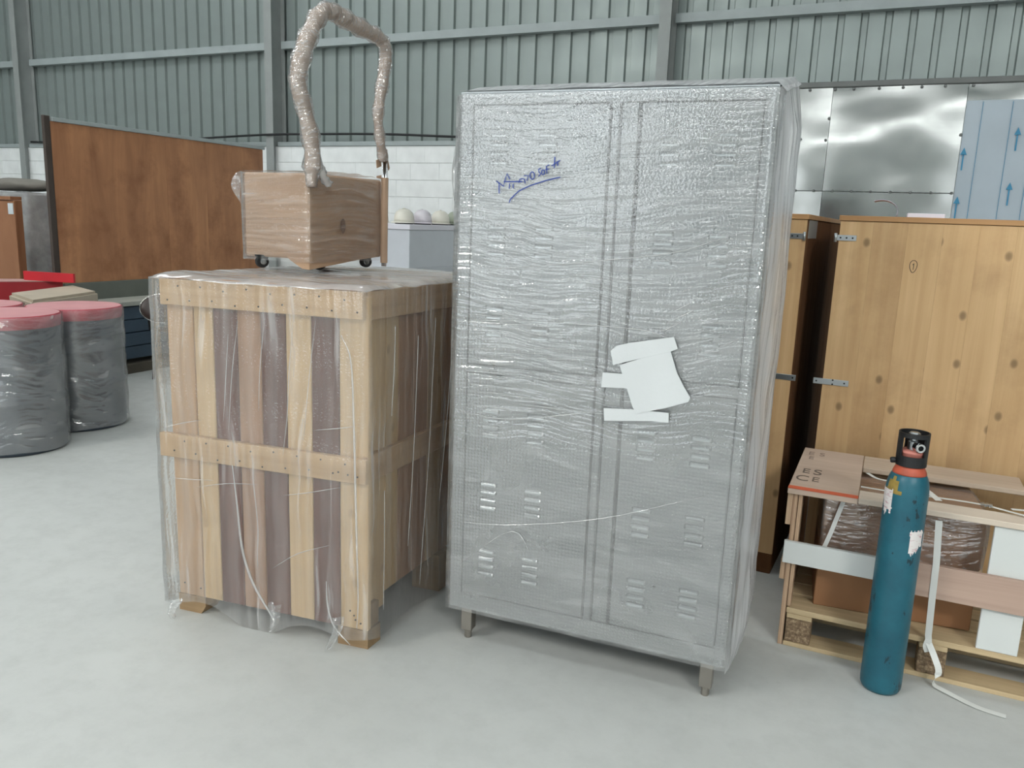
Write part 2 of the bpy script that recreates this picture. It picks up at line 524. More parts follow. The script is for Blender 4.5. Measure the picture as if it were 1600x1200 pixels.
# ================================================================== SETTING
WY = 8.80
struct(box('floor', -16, 8, -12, WY + 0.2, -0.1, 0.0, M_conc, bev=0))
M_roof = plain('roof_underside', rgb(176, 182, 182), 0.6, var=0.05)
M_wallp = plain('side_cladding', rgb(150, 158, 158), 0.6, var=0.05)
struct(box('ceiling', -16, 8, -12, WY + 0.2, 7.0, 7.1, M_roof, bev=0))
struct(box('wall_left', -16.1, -16, -12, WY + 0.2, 0, 7.0, M_wallp, bev=0))
struct(box('wall_right', 8, 8.1, -12, WY + 0.2, 0, 7.0, M_wallp, bev=0))
struct(box('wall_front', -16, 8, -12.1, -12, 0, 7.0, M_wallp, bev=0))
E_sky = emit('added_roof_sheet', (0.93, 0.98, 1.0, 1), SKY_FILL)
E_strip = emit('translucent_wall_strip', (0.95, 0.99, 1.0, 1), STRIP)
E_door = emit('daylight_outside', (0.9, 0.97, 1.0, 1), DOORWAY)
k = 1
for y in (-9.0, -5.0, -1.0, 3.2):
    struct(box('window_%d' % k, -13, 6, y - 0.15, y + 0.15, 6.97, 6.99, E_sky, bev=0)); k += 1  # unseen roof strips, added to light the hall and the film
struct(box('window_%d' % k, -13, -4.4, 4.7, 5.4, 6.97, 6.99, E_sky, bev=0)); k += 1  # added sheet over the left, brightens the floor, wall and screen there
struct(box('window_%d' % k, -15, 7, -11.98, -11.96, 4.7, 5.2, E_strip, bev=0)); k += 1
E_key = emit('open_roof_light', (1.0, 0.99, 0.95, 1), KEYLIGHT)
struct(box('window_%d' % k, 4.6, 6.6, -7.2, -4.8, 6.94, 6.96, E_key, bev=0)); k += 1
struct(box('window_%d' % k, -7.6, -5.6, -7.0, -5.0, 6.94, 6.96, E_key, bev=0))
struct(box('door_1', -8, -3, -11.98, -11.96, 0.0, 3.8, E_door, bev=0))
struct(box('door_2', 1.0, 5.5, -11.98, -11.96, 0.0, 3.8, E_door, bev=0))

# back wall: block dado, profiled cladding, columns, girts
bm = bmesh.new()
add_box(bm, -15.9, 7.9, 8.626, 8.80, 0.0, 1.09)
add_box(bm, -15.9, 7.9, 8.632, 8.80, 1.09, 2.29)
wall = struct(obj('wall_back', bm, M_mortar))
bmb = bmesh.new(); add_box(bmb, 0, 0.3996, 8.618, 8.70, 0, 0.196, 0.0015)
blk = None
for r in range(6):
    z = 1.093 + 0.2 * r
    for i in range(34):
        x = -14.2 + 0.4 * i + (0.2 if r % 2 else 0)
        if blk is None:
            blk = obj('block', bmb, M_block, wall); o = blk
        else:
            o = blk.copy(); COL.objects.link(o)
        o.location = (x, random.uniform(-0.002, 0.002), z)
PIT = 0.21
bm = bmesh.new()
prof = []
for i in range(5):
    x = i * PIT
    prof += [(x, 0.0), (x + 0.138, 0.0), (x + 0.150, 0.034), (x + 0.198, 0.034)]
    # low stiffening swage in the middle of the pan
prof.append((5 * PIT, 0.0))
lo = [bm.verts.new((x, y, 0)) for x, y in prof]
hi = [bm.verts.new((x, y, 4.72)) for x, y in prof]
for i in range(len(prof) - 1):
    bm.faces.new((lo[i], lo[i + 1], hi[i + 1], hi[i]))
cl = None
for i in range(22):
    if cl is None:
        cl = obj('cladding_sheet', bm, M_clad, wall); o = cl
    else:
        o = cl.copy(); COL.objects.link(o)
    o.location = (-15.8 + i * 5 * PIT, 8.80 + 0.002 * (i % 2), 2.28)
bays = [(-16, -12.40), (-12.28, -7.53), (-7.41, -2.42), (-2.30, 8)]
for a, b_ in bays:
    for z, in ((3.50,), (5.3,)):
        bmg = bmesh.new()
        prism(bmg, [(8.70, z), (8.795, z), (8.795, z + 0.012), (8.712, z + 0.012), (8.712, z + 0.075), (8.795, z + 0.075), (8.795, z + 0.09), (8.70, z + 0.09)], 0, a, b_)
        obj('girt', bmg, M_steel, wall)
    if a < -2.4:
        bmg = bmesh.new()
        add_box(bmg, a, b_, 8.60, 8.72, 2.292, 2.345, 0.003)
        obj('base_rail', bmg, M_steel, wall)
def column(x):
    bm = bmesh.new()
    add_box(bm, x - 0.06, x + 0.06, 8.52, 8.534, 0, 7.0)
    add_box(bm, x - 0.005, x + 0.005, 8.534, 8.76, 0, 7.0)
    add_box(bm, x - 0.06, x + 0.06, 8.76, 8.774, 0, 7.0)
    obj('column', bm, M_column, wall)
for x in (-12.34, -7.47, -2.36):
    column(x)
cp_ = [(-12.2, 8.58, 2.37), (-11, 8.58, 2.345), (-9.8, 8.58, 2.35), (-8.6, 8.58, 2.40), (-7.5, 8.5, 2.425), (-6.9, 8.58, 2.435), (-5.8, 8.58, 2.425), (-4.6, 8.58, 2.38), (-3.6, 8.58, 2.36), (-2.5, 8.50, 2.36)]
bm = bmesh.new(); tube(bm, smooth_path(cp_, 6), 0.014, 8)
tag(obj('electric_cable', bm, M_black, None, True), 'black cable sagging along the top of the white block wall', 'cable')

# stainless sheets screwed over the lower cladding on the right
def wavy(name, x0, x1, z0, z1, mat, amp, seed, y=8.585, nu=26, nv=22):
    def f(s, t):
        x, z = x0 + (x1 - x0) * s, z0 + (z1 - z0) * t
        return (x, y - 0.004 + amp * (fnoise(x * 1.5 + seed, 0, z * 2.2) + 0.2 * fnoise(x * 4 + seed, 1, z * 5)), z)
    return sheet(name, f, nu, nv, mat, wall, x1 - x0, z1 - z0)
SX = [-2.25, -0.70, 0.43, 1.56, 2.7]
for i in range(4):
    cover = i >= 2
    sN = wavy('metal_sheet', SX[i] + 0.002, SX[i + 1] - 0.002, 1.85 if not cover else 0.85, 2.80 if not cover else 2.655, M_sheet if not cover else M_sheetf, 0.007 if not cover else 0.005, 3.1 * i)
    if cover:
        sN['label'] = 'steel sheet still under pale blue printed film'
        wavy('bare_strip', SX[i] + 0.002, SX[i + 1] - 0.002, 2.655, 2.80, M_sheet, 0.01, 9 * i + 1)
        # printed arrows and hairlines of the protective film
        if i == 2:
            bma = bmesh.new()
            def arrow(x, z, h=0.20):
                add_box(bma, x - 0.006, x + 0.006, 8.566, 8.569, z, z + h * 0.7)
                prism(bma, [(x - 0.026, z + h * 0.68), (x + 0.026, z + h * 0.68), (x, z + h)], 1, 8.566, 8.569)
            for ax, az in ((0.86, 2.22), (0.86, 1.75), (0.462, 2.05), (0.462, 1.62), (1.25, 2.22), (1.25, 1.75)):
                arrow(ax, az)
            for lx in (0.56, 0.79, 0.97, 1.15, 1.34):
                add_box(bma, lx, lx + 0.004, 8.567, 8.569, 0.9, 2.64)
            obj('printed_arrows', bma, M_arrow, sN)
    else:
        wavy('metal_sheet', SX[i] + 0.002, SX[i + 1] - 0.002, 0.86, 1.842, M_sheet, 0.008, 5.7 * i + 20)
bm = bmesh.new()
add_box(bm, -2.28, 2.7, 8.55, 8.80, 2.80, 2.85, 0.004)
obj('flashing', bm, M_flash, wall)
bm = bmesh.new()
scr = [(-0.70 + 0.19 * i + random.uniform(-.03, .03), 2.782) for i in range(-3, 7)] + [(-1.22, 2.32), (-1.08, 2.32), (-0.95, 2.33), (-1.25, 2.11), (-1.12, 2.11), (-0.98, 2.11), (-0.72, 2.32), (-0.71, 2.52), (0.42, 2.36)]
scr += [(-0.95 + .17 * i, 1.848) for i in range(9)]
for x, z in scr:
    t = bmesh.new()
    bmesh.ops.create_cone(t, cap_ends=True, segments=8, radius1=0.014, radius2=0.010, depth=0.014)
    join(bm, t, Matrix.Translation((x, 8.562, z)) @ Matrix.Rotation(PI / 2, 4, 'X'))
o = obj('screw_heads', bm, M_flash, wall); o['kind'] = 'stuff'

# ================================================================== PACKED LOCKER
LK = thing('locker', 'tall stainless steel locker on short legs, wrapped in bubble wrap and stretch film', 'locker', (-1.262, 2.306, 0), 0.0467)
W, D, ZB, ZT, ZK = 0.935, 0.5, 0.129, 1.829, 1.925
bm = bmesh.new()
prism(bm, [(0.022, ZB + 0.01), (D, ZB + 0.01), (D, ZK), (0.022, ZT + 0.004)], 0, 0.0, W)
obj('cabinet_body', bm, M_gap, LK)
bm = bmesh.new()
FR = [(0, 0.040, ZB, ZT), (0.905, W, ZB, ZT), (0.040, 0.905, 1.796, ZT), (0.040, 0.905, ZB, 0.186), (0.040, 0.476, 0.963, 0.988), (0.566, 0.905, 0.972, 1.004), (0.482, 0.504, 0.186, 1.796)]
for x0, x1, z0, z1 in FR:
    add_box(bm, x0, x1, 0.0, 0.022, z0, z1, 0.0015)
add_box(bm, -0.002, 0.0, 0.0, D, ZB, ZT)          # side skins
add_box(bm, W, W + 0.002, 0.0, D, ZB, ZT)
prism(bm, [(0.0, ZT), (D, ZK), (D, ZK + 0.004), (0.0, ZT + 0.004)], 0, -0.002, W + 0.002)
obj('frame', bm, M_stain, LK)
box('mullion', 0.510, 0.557, 0.006, 0.022, 0.187, 1.795, M_stain, LK, 0.001)
# louvre: pressed hood that slopes outwards and opens downwards
def louvre_mesh():
    bm = bmesh.new()
    n = 8
    prev = None
    hw, h, d = 0.031, 0.0135, 0.009
    prof = [(-1.0, 0.25), (-0.93, 0.8), (-0.8, 1.0), (0.8, 1.0), (0.93, 0.8), (1.0, 0.25)]
    top = [bm.verts.new((hw * a, 0.0, h * (0.35 + 0.65 * s))) for a, s in prof]
    m1 = [bm.verts.new((hw * a * 0.98, -d * s * 0.55, h * (0.25 + 0.60 * s))) for a, s in prof]
    mid = [bm.verts.new((hw * a * 0.97, -d * s * 0.95, h * (0.16 + 0.24 * s))) for a, s in prof]
    bot = [bm.verts.new((hw * a * 0.97, -d * s, 0)) for a, s in prof]
    bak = [bm.verts.new((hw * a * 0.97, 0, 0)) for a, s in prof]
    for A, B in ((top, m1), (m1, mid), (mid, bot), (bot, bak)):
        for i in range(5):
            bm.faces.new((A[i], A[i + 1], B[i + 1], B[i]))
    bm.faces.new((top[0], m1[0], mid[0], bot[0], bak[0]))
    bm.faces.new((top[5], bak[5], bot[5], mid[5], m1[5]))
    return bm
LV = None
for (x0, x1, z0, z1, lbl, us) in ((0.044, 0.474, 0.992, 1.792, 'upper left', (0.132, 0.289)), (0.044, 0.474, 0.190, 0.959, 'lower left', (0.132, 0.289)),
                                  (0.570, 0.901, 1.008, 1.792, 'upper right', (0.655, 0.812)), (0.570, 0.901, 0.190, 0.968, 'lower right', (0.648, 0.812))):
    dr = box('door', x0, x1, 0.001, 0.020, z0, z1, M_stain, LK, 0.0015)
    tops = (1.700, 1.425, 1.170) if z0 > 0.9 else (0.835, 0.585, 0.350)
    for u_ in us:
        for tz in tops:
            for q in range(4):
                if LV is None:
                    LV = obj('louvre', louvre_mesh(), M_stain, dr); o = LV
                else:
                    o = LV.copy(); COL.objects.link(o); o.parent = dr
                o.location = (u_, 0.001, tz - 0.027 * q)
LG = None
for lx in (0.052, W - 0.052):
    for ly in (0.045, D - 0.045):
        bm = bmesh.new()
        add_box(bm, -0.020, 0.020, -0.020, 0.020, 0.034, ZB + 0.015, 0.002)
        lg = obj('leg', bm, M_stain2, LK)
        lg.location = (lx, ly, 0)
        bm = bmesh.new()
        lathe(bm, [(0.011, 0.0), (0.013, 0.003), (0.013, 0.024), (0.015, 0.026), (0.015, 0.036)], 12)
        obj('levelling_foot', bm, M_stain2, lg)
# wrapping
per = [(-0.006, -0.006), (W + 0.006, -0.006), (W + 0.006, D + 0.006), (-0.006, D + 0.006)]
wrap('bubble_wrap', [per[3], per[0], per[1], (W + 0.006, 0.02)], 0.132, 1.826, F_bubble, LK, amp=0.0012, res=0.03, closed=False, seed=2)
wrap('stretch_film', [(-0.012, 0.45), (-0.012, -0.011), (W + 0.010, -0.011), (W + 0.014, 0.03)], 0.128, 1.822, F_locker, LK, amp=0.0022, res=0.022, closed=False, seed=5, hem=0.006)
def sidef(s, t):
    y = -0.008 + (D + 0.02) * s
    z = 0.112 + (1.826 - 0.112) * t + s * 0.096 * t
    bul = 0.020 + 0.020 * math.sin(PI * s) + 0.010 * fnoise(y * 14, 0, z * 2.2) + 0.006 * fnoise(y * 30, 4, z * 5)
    if t < 0.06: bul *= 0.6 + 7 * t
    bul *= min(1.0, 0.35 + (1 - t) * 9)
    return (W + 0.004 + bul * min(1.0, 0.25 + s * 4), y, z)
sheet('folded_foam_film', sidef, 26, 70, F_side, LK, 0.5, 1.7)
def topf(s, t):
    x, y = -0.012 + (W + 0.034) * s, -0.010 + (D + 0.014) * t
    return (x, y, ZT + 0.007 + 0.097 * max(0, y) / D + 0.004 * fnoise(x * 9, y * 9, 2) + 0.004 * math.sin(PI * t) - 1.1 * max(0, x - W))
sheet('top_film', topf, 40, 24, F_side, LK, 0.95, 0.5)
def flap(s, t):           # loose tail of film off the left edge
    z = 1.74 - 0.34 * t - 0.02 * s
    out_ = (0.060 * math.sin(PI * min(1, t * 1.05)) ** 0.8) * s * (1 + 0.25 * fnoise(0, 3 * t, 7 * s))
    return (-0.012 - out_, 0.02 + 0.05 * s + 0.02 * math.sin(6 * s + 5 * t), z + 0.02 * fnoise(3 * s, 5 * t, 0))
sheet('loose_film_flap', flap, 16, 24, film('flap_film', haze=0.30, hvar=0.35, gloss=0.12, streak=(30, 10), bump=0.9, dist=0.008), LK, 0.08, 0.34)
FOLDS = [[(0.0089, 1.2949), (0.1938, 1.3091), (0.46, 1.3427), (0.6864, 1.3782), (0.826, 1.4255), (0.9394, 1.4595)], [(0.0133, 1.1312), (0.3071, 1.1487), (0.6089, 1.1503), (0.7237, 1.1319), (0.9505, 1.1683)], [(0.0117, 0.8342), (0.213, 0.8273), (0.527, 0.8977)], [(0.0073, 0.443), (0.2272, 0.4715), (0.5281, 0.5474), (0.8353, 0.6724)], [(0.045, 0.2997), (0.2281, 0.4494), (0.3114, 0.3536)]]
random.seed(11)
for i in range(26):
    z = random.uniform(0.86, 1.32); a = random.uniform(0.0, 0.25); L = random.uniform(0.12, 0.36)
    FOLDS.append([(a, z), (a + L / 2, z + random.uniform(-.006, .006)), (a + L, z + random.uniform(-.012, .012))])
for i in range(12):
    z = random.uniform(1.1, 1.7); a = random.uniform(0.6, 0.85); L = random.uniform(0.04, 0.1)
    FOLDS.append([(a, z), (a + L / 2, z + L * .28), (a + L, z + L * .6)])
bm = bmesh.new()
for i, fo in enumerate(FOLDS):
    r_ = 0.0013 if i < 5 else 0.0009
    pth = smooth_path([(u_, -0.0165, z_) for u_, z_ in fo], 5)
    tube(bm, pth, r_, 5, rfun=lambda t, r_=r_: r_ * (0.3 + 0.9 * math.sin(PI * min(1, max(0, t)))))
obj('film_folds', bm, F_fold, LK, True)
FOAM = [[(0.5252, 1.0798), (0.5444, 1.0971), (0.579, 1.1081), (0.6418, 1.1224), (0.7116, 1.1379), (0.7248, 1.1043), (0.7064, 1.0949), (0.6452, 1.0748), (0.5595, 1.046), (0.5362, 1.0383)], [(0.5564, 1.0398), (0.6226, 1.0674), (0.7059, 1.0949), (0.728, 1.0348), (0.7506, 0.9971), (0.7728, 0.9651), (0.7682, 0.9516), (0.7049, 0.9265), (0.6168, 0.8979), (0.6036, 0.9186)], [(0.5049, 1.0115), (0.5676, 1.0136), (0.5837, 0.9711), (0.5031, 0.966)], [(0.5146, 0.9018), (0.6101, 0.909), (0.7132, 0.9114), (0.7146, 0.8816), (0.665, 0.8803), (0.5186, 0.863)]]
for i, p in enumerate(FOAM):
    bm = bmesh.new()
    y0 = -0.019 - 0.003 * (i == 1)
    prism(bm, p, 1, y0 - 0.003, y0)
    obj('foam_piece', bm, M_foam, LK)
INK = [[(0.1431, 1.5326), (0.1421, 1.561), (0.1325, 1.5692), (0.1573, 1.5529), (0.1621, 1.5746), (0.167, 1.5913), (0.1768, 1.5749)], [(0.1568, 1.5672), (0.2193, 1.5683)], [(0.1761, 1.5466), (0.1773, 1.5623)], [(0.189, 1.5479), (0.1885, 1.5611)], [(0.2067, 1.5638), (0.2092, 1.5744), (0.2164, 1.5771), (0.2245, 1.5756), (0.2279, 1.5632)], [(0.2222, 1.5854), (0.2367, 1.5863), (0.2327, 1.5708)], [(0.2566, 1.5866), (0.2555, 1.58), (0.2521, 1.5759), (0.2476, 1.5758), (0.2438, 1.5798), (0.2421, 1.5864), (0.2432, 1.5929), (0.2467, 1.597), (0.2511, 1.597), (0.2549, 1.5931), (0.2566, 1.5866)], [(0.2764, 1.6083), (0.269, 1.6046), (0.2705, 1.5965), (0.2764, 1.592), (0.27, 1.5841)], [(0.2887, 1.5967), (0.2879, 1.5925), (0.2856, 1.5899), (0.2825, 1.5899), (0.2799, 1.5924), (0.2787, 1.5966), (0.2795, 1.6008), (0.2818, 1.6035), (0.2849, 1.6035), (0.2875, 1.6009), (0.2887, 1.5967)], [(0.2964, 1.5923), (0.2932, 1.614), (0.3022, 1.6182)], [(0.2898, 1.6039), (0.3014, 1.6066)], [(0.3187, 1.6415), (0.3183, 1.6087)], [(0.3095, 1.6151), (0.3354, 1.6314)], [(0.3285, 1.6288), (0.3285, 1.6153)], [(0.1777, 1.505), (0.1811, 1.5151), (0.2077, 1.5406), (0.2435, 1.5568), (0.2931, 1.5727), (0.3386, 1.5832)]]
bm = bmesh.new()
for s in INK:
    ribbon(bm, [(u_, -0.0185, z_) for u_, z_ in s], 0.0032, lambda i, s=s: (lambda d: (-d[1], 0, d[0]))((s[min(i + 1, len(s) - 1)][0] - s[max(i - 1, 0)][0] + 1e-6, s[min(i + 1, len(s) - 1)][1] - s[max(i - 1, 0)][1])), 0.0004)
o = obj('handwriting', bm, M_ink, LK)
o['label'] = 'blue marker handwriting, underlined'

# ================================================================== WOODEN CRATE (film wrapped)
W_L = wood('pale_plank', rgb(184, 154, 114), rgb(204, 176, 136), 'z', vary=0.08, knots=0.3)
W_M = wood('brown_plank', rgb(146, 112, 86), rgb(170, 134, 106), 'z', vary=0.10)
W_Dk = wood('dark_plank', rgb(92, 58, 48), rgb(118, 78, 64), 'z', vary=0.10)
W_R = wood('pale_rail', rgb(186, 154, 116), rgb(204, 174, 136), 'x', vary=0.06, knots=0.3)
W_RY = wood('side_rail', rgb(176, 148, 118), rgb(198, 168, 134), 'y', vary=0.06)
W_B = wood('skid_block', rgb(132, 108, 80), rgb(160, 134, 102), 'x', vary=0.1)
CR = thing('wooden_crate', 'film wrapped wooden crate of pale and dark planks with horizontal rails', 'crate', (-2.258, 1.992, 0), 0.1198)
CW, CD = 0.794, 1.0
SH = math.tan(0.1198 - 0.0244)     # the sides run a little askew
def skew(o):
    for v in o.data.vertices:
        v.co.x += SH * v.co.y
    return o
def cbox(name, *a):
    return skew(box(name, *a))
fb = [0.022, 0.131, 0.21, 0.305, 0.398, 0.492, 0.588, 0.690, 0.797]
fm = [wood('tan_plank', rgb(170, 136, 104), rgb(196, 164, 128), 'z', vary=0.05), W_L, W_Dk, W_M, W_Dk, W_L, W_Dk, W_L]
for i in range(8):
    cbox('front_plank', fb[i] + 0.001, fb[i + 1] - 0.002, 0.022 + random.uniform(0, .002), 0.042, 0.066, 1.20, fm[i], CR, 0.002)
sb = [0.042, 0.165, 0.246, 0.348, 0.45, 0.56, 0.66, 0.77, 0.88, 1.0]
sm = [W_L, W_L, W_M, W_M, W_L, W_M, W_Dk, W_M, W_M]
for i in range(9):
    cbox('side_plank', 0.750, 0.772, sb[i] + 0.001, sb[i + 1] - 0.002, 0.15 if i else 0.10, 1.20, sm[i], CR, 0.002)
    cbox('side_plank', 0.020, 0.042, sb[i] + 0.001, sb[i + 1] - 0.002, 0.15 if i else 0.10, 1.20, sm[(i * 5) % 9], CR, 0.002)
for i in range(8):
    cbox('back_plank', fb[i] + 0.001, fb[i + 1] - 0.002, 0.985, 1.005, 0.15, 1.20, fm[7 - i], CR, 0.002)
cbox('front_rail', 0.018, 0.788, 0.0, 0.021, 1.130, 1.217, W_R, CR, 0.002)
cbox('front_rail', -0.012, 0.800, 0.0, 0.021, 0.592, 0.677, W_R, CR, 0.002)
cbox('side_rail', 0.773, 0.793, 0.028, 1.0, 1.125, 1.217, W_RY, CR, 0.002)
cbox('side_rail', 0.773, 0.793, 0.022, 1.0, 0.590, 0.682, W_RY, CR, 0.002)
cbox('side_rail', -0.002, 0.019, 0.024, 1.0, 1.125, 1.217, W_RY, CR, 0.002)
for i in range(6):
    cbox('top_board', 0.02, 0.79, 0.004 + i * 0.166, 0.004 + i * 0.166 + 0.163, 1.202 if i else 1.2175, 1.222 if i else 1.226, W_RY if i % 2 else W_M, CR, 0.002)
for bx in ((0.02, 0.135), (0.68, 0.795)):
    for by in (0.0, 0.52, 0.9):
        bm = bmesh.new()
        prism(bm, [(bx[0], 0.0), (bx[1] - (0.0 if bx[0] > .5 else 0.02), 0.0), (bx[1], 0.03), (bx[1], 0.066 if by == 0 else 0.15), (bx[0], 0.066 if by == 0 else 0.15)], 1, by + (0.022 if by == 0 else 0), by + 0.10)
        skew(obj('skid_block', bm, W_B, CR))
cbox('front_skid', 0.03, 0.79, 0.045, 0.10, 0.066, 0.15, W_B, CR, 0.003)
# nail heads on the rails
bm = bmesh.new()
random.seed(3)
for zc in (1.173, 0.634):
    for i in range(17):
        x = 0.05 + i * 0.045
        t = bmesh.new(); bmesh.ops.create_cone(t, cap_ends=True, segments=8, radius1=0.0035, radius2=0.003, depth=0.002)
        join(bm, t, Matrix.Translation((x, -0.0006, zc + (0.022 if i % 2 else -0.022) + random.uniform(-.008, .008))) @ Matrix.Rotation(PI / 2, 4, 'X'))
for x, z in ((0.73, 0.13), (0.745, 0.115), (0.75, 0.10), (0.77, 0.09), (0.05, 0.11), (0.12, 0.10), (0.735, 0.62), (0.70, 0.625)):
    t = bmesh.new(); bmesh.ops.create_cone(t, cap_ends=True, segments=8, radius1=0.0035, radius2=0.003, depth=0.002)
    join(bm, t, Matrix.Translation((x, 0.0215 if z < 0.5 else -0.0006, z)) @ Matrix.Rotation(PI / 2, 4, 'X'))
o = obj('nail_heads', bm, M_blackink, CR); o['kind'] = 'stuff'
def crsag(p, z):
    # the film bridges from rail to rail on the left corner and sucks in between
    k = abs(math.sin(PI * (z - 0.63) / 0.58)) if z > 0.63 else 0.6
    return (SH * p.y, 0.008 * k if p.y < 0.2 and p.x > 0.05 else 0, 0)
wrap('stretch_film', [(0.0, 1.0), (-0.016, -0.006), (0.806, -0.006), (0.806, 1.0)], 0.085, 1.222, F_crate, CR, amp=0.004, res=0.025, closed=False, seed=1, hem=0.10, sag=crsag)
def ctop(s, t):
    x, y = -0.015 + 0.825 * s, -0.012 + 1.02 * t
    e = min(s, 1 - s, t, 1 - t)
    z = 1.2335 + 0.006 * fnoise(x * 4, y * 4, 1) + 0.003 * fnoise(x * 12, y * 12, 4) + (0.012 * fnoise(x * 5, y * 5, 3) if y < 0.3 else 0)
    if e < 0.03: z -= 0.014 * (1 - e / 0.03)
    return (x + SH * y, y, z)
sheet('top_film', ctop, 48, 48, F_top, CR, 0.8, 1.0)
bm = bmesh.new()
FC = [[(0.30, 0.60), (0.315, 0.45), (0.33, 0.30), (0.37, 0.18), (0.44, 0.075), (0.452, 0.05)],
      [(0.30, 1.05), (0.285, 0.9), (0.27, 0.75)], [(0.34, 1.10), (0.31, 0.92), (0.29, 0.72)], [(0.55, 1.12), (0.53, 0.95), (0.52, 0.8), (0.50, 0.66)], [(0.63, 1.12), (0.60, 0.9), (0.58, 0.72)],
      [(0.44, 1.1), (0.42, 0.95), (0.41, 0.8)], [(0.72, 1.08), (0.755, 1.0), (0.765, 0.8), (0.77, 0.6), (0.775, 0.4), (0.78, 0.2), (0.775, 0.09)],
      [(0.02, 0.70), (0.10, 0.725), (0.18, 0.745)], [(0.62, 0.76), (0.70, 0.775), (0.77, 0.79)], [(0.45, 0.25), (0.55, 0.32), (0.67, 0.37)], [(0.66, 0.24), (0.665, 0.15), (0.69, 0.08), (0.75, 0.025)],
      [(0.03, 0.52), (0.12, 0.525), (0.22, 0.535)], [(0.15, 0.50), (0.27, 0.53), (0.40, 0.545)], [(0.5, 0.52), (0.60, 0.545), (0.72, 0.58)]]
for i, fo in enumerate(FC):
    r_ = 0.0045 if i == 0 else (0.0035 if i in (6, 10) else 0.0013)
    tube(bm, smooth_path([(u_, -0.014, z_) for u_, z_ in fo], 5), r_, 5, rfun=lambda t, r_=r_: r_ * (0.35 + 0.8 * math.sin(PI * min(1, max(0, t)))))
for y_, z0, z1, dy in ((0.30, 1.05, 0.30, -0.06), (0.42, 1.10, 0.12, -0.10), (0.56, 1.1, 0.4, -0.1), (0.15, 1.1, 0.8, -0.02), (0.09, 0.55, 0.12, 0.0)):
    tube(bm, smooth_path([(0.814 + SH * y_, y_, z0), (0.814 + SH * y_, y_ + dy * .4, (z0 + z1) / 2), (0.812 + SH * y_, y_ + dy, z1)], 6), 0.0016, 5)
obj('film_folds', bm, F_fold, CR, True)
def tail(x, z, l, ph):
    def f(s, t):
        return (x + (s - .5) * (0.05 - 0.03 * t) + 0.02 * math.sin(3 * t + ph) * t, -0.016 - 0.03 * t + 0.012 * math.sin(7 * s + ph), z - l * t)
    return f
for i, (x, z, l) in enumerate(((0.455, 0.12, 0.085), (0.70, 0.12, 0.11), (0.05, 0.06, 0.055))):
    sheet('film_tail', tail(x, z, l, i * 1.7), 8, 8, F_pole, CR, 0.05, 0.08)

# ================================================================== WRAPPED TROLLEY on the crate
TR = thing('trolley', 'cardboard covered trolley with tall film wrapped handle and black castors, standing on the plank crate', 'trolley', (-1.931, 2.40, 1.2425), -0.02)
TW, TD, TB, TT = 0.308, 0.450, 0.042, 0.350
bm = bmesh.new()
add_box(bm, -TW, 0, 0, TD, TB, TT, 0.006)
for v in bm.verts:
    if v.co.z > 0.3:
        v.co.z += 0.008 * math.sin(v.co.y * 7)
obj('box_body', bm, M_card, TR)
bm = bmesh.new()        # cardboard skirt hanging at the near corner
for pts, ax in (([(-0.12, TB + 0.02), (-0.085, TB - 0.006), (-0.03, 0.008), (0.004, 0.006), (0.004, TB + 0.02)], 1),):
    prism(bm, pts, 1, -0.005, -0.001)
prism(bm, [(-0.005, TB + 0.02), (-0.005, 0.006), (0.10, 0.016), (0.28, 0.034), (0.40, TB), (0.40, TB + 0.02)], 0, 0.001, 0.005)
obj('cardboard_skirt', bm, M_card, TR)
bm = bmesh.new()
t = bmesh.new(); bmesh.ops.create_circle(t, cap_ends=True, segments=14, radius=0.022)
for v in t.verts: v.co = Vector((0.0062, 0.19 + v.co.x * 0.7, 0.165 + v.co.y * 1.3))
join(bm, t)
obj('water_stain', bm, plain('damp_stain', rgb(120, 92, 74), 0.8), TR)
CA = None
def caster(x, y, rz):
    c_ = bmesh.new()
    for s in (-1, 1):
        prism(c_, [(-0.020, 0.040), (0.014, 0.040), (0.006, 0.012), (0.0, 0.006), (-0.008, 0.012)], 1, s * 0.012 - 0.0015, s * 0.012 + 0.0015)
    add_box(c_, -0.022, 0.016, -0.0135, 0.0135, 0.038, 0.043)
    o = obj('castor', c_, M_black, TR)
    o.location = (x, y, 0); o.rotation_euler = (0, 0, rz); o.scale = (1.18, 1.3, 1.14)
    wb = bmesh.new()
    t = bmesh.new(); lathe(t, [(0.012, -0.0095), (0.019, -0.0095), (0.0205, -0.006), (0.0205, 0.006), (0.019, 0.0095), (0.012, 0.0095)], 20)
    join(wb, t, Matrix.Translation((-0.004, 0, 0.0205)) @ Matrix.Rotation(PI / 2, 4, 'X'))
    obj('wheel', wb, M_black, o, False)
    wb = bmesh.new()
    t = bmesh.new(); lathe(t, [(0.010, -0.0135), (0.010, 0.0135)], 14)
    join(wb, t, Matrix.Translation((-0.004, 0, 0.0205)) @ Matrix.Rotation(PI / 2, 4, 'X'))
    obj('hub', wb, M_chrome, o)
caster(-0.232, 0.012, 1.1); caster(-0.03, 0.10, 0.5); caster(-0.03, 0.39, 0.9); caster(-0.25, 0.40, 0.4)
bx = 0.022
hp = [(bx, -0.010, 0.30), (bx, -0.004, 0.43), (bx - 0.006, -0.030, 0.55), (bx - 0.010, -0.062, 0.65), (bx - 0.004, -0.045, 0.74), (bx, -0.008, 0.82), (bx + 0.004, 0.045, 0.893), (bx, 0.115, 0.912), (bx - 0.004, 0.20, 0.905), (bx, 0.30, 0.893), (bx + 0.004, 0.385, 0.884), (bx + 0.004, 0.432, 0.855), (bx, 0.438, 0.80), (bx, 0.415, 0.70), (bx - 0.002, 0.395, 0.60), (bx, 0.408, 0.50), (bx, 0.43, 0.425)]
path = smooth_path(hp, 8)
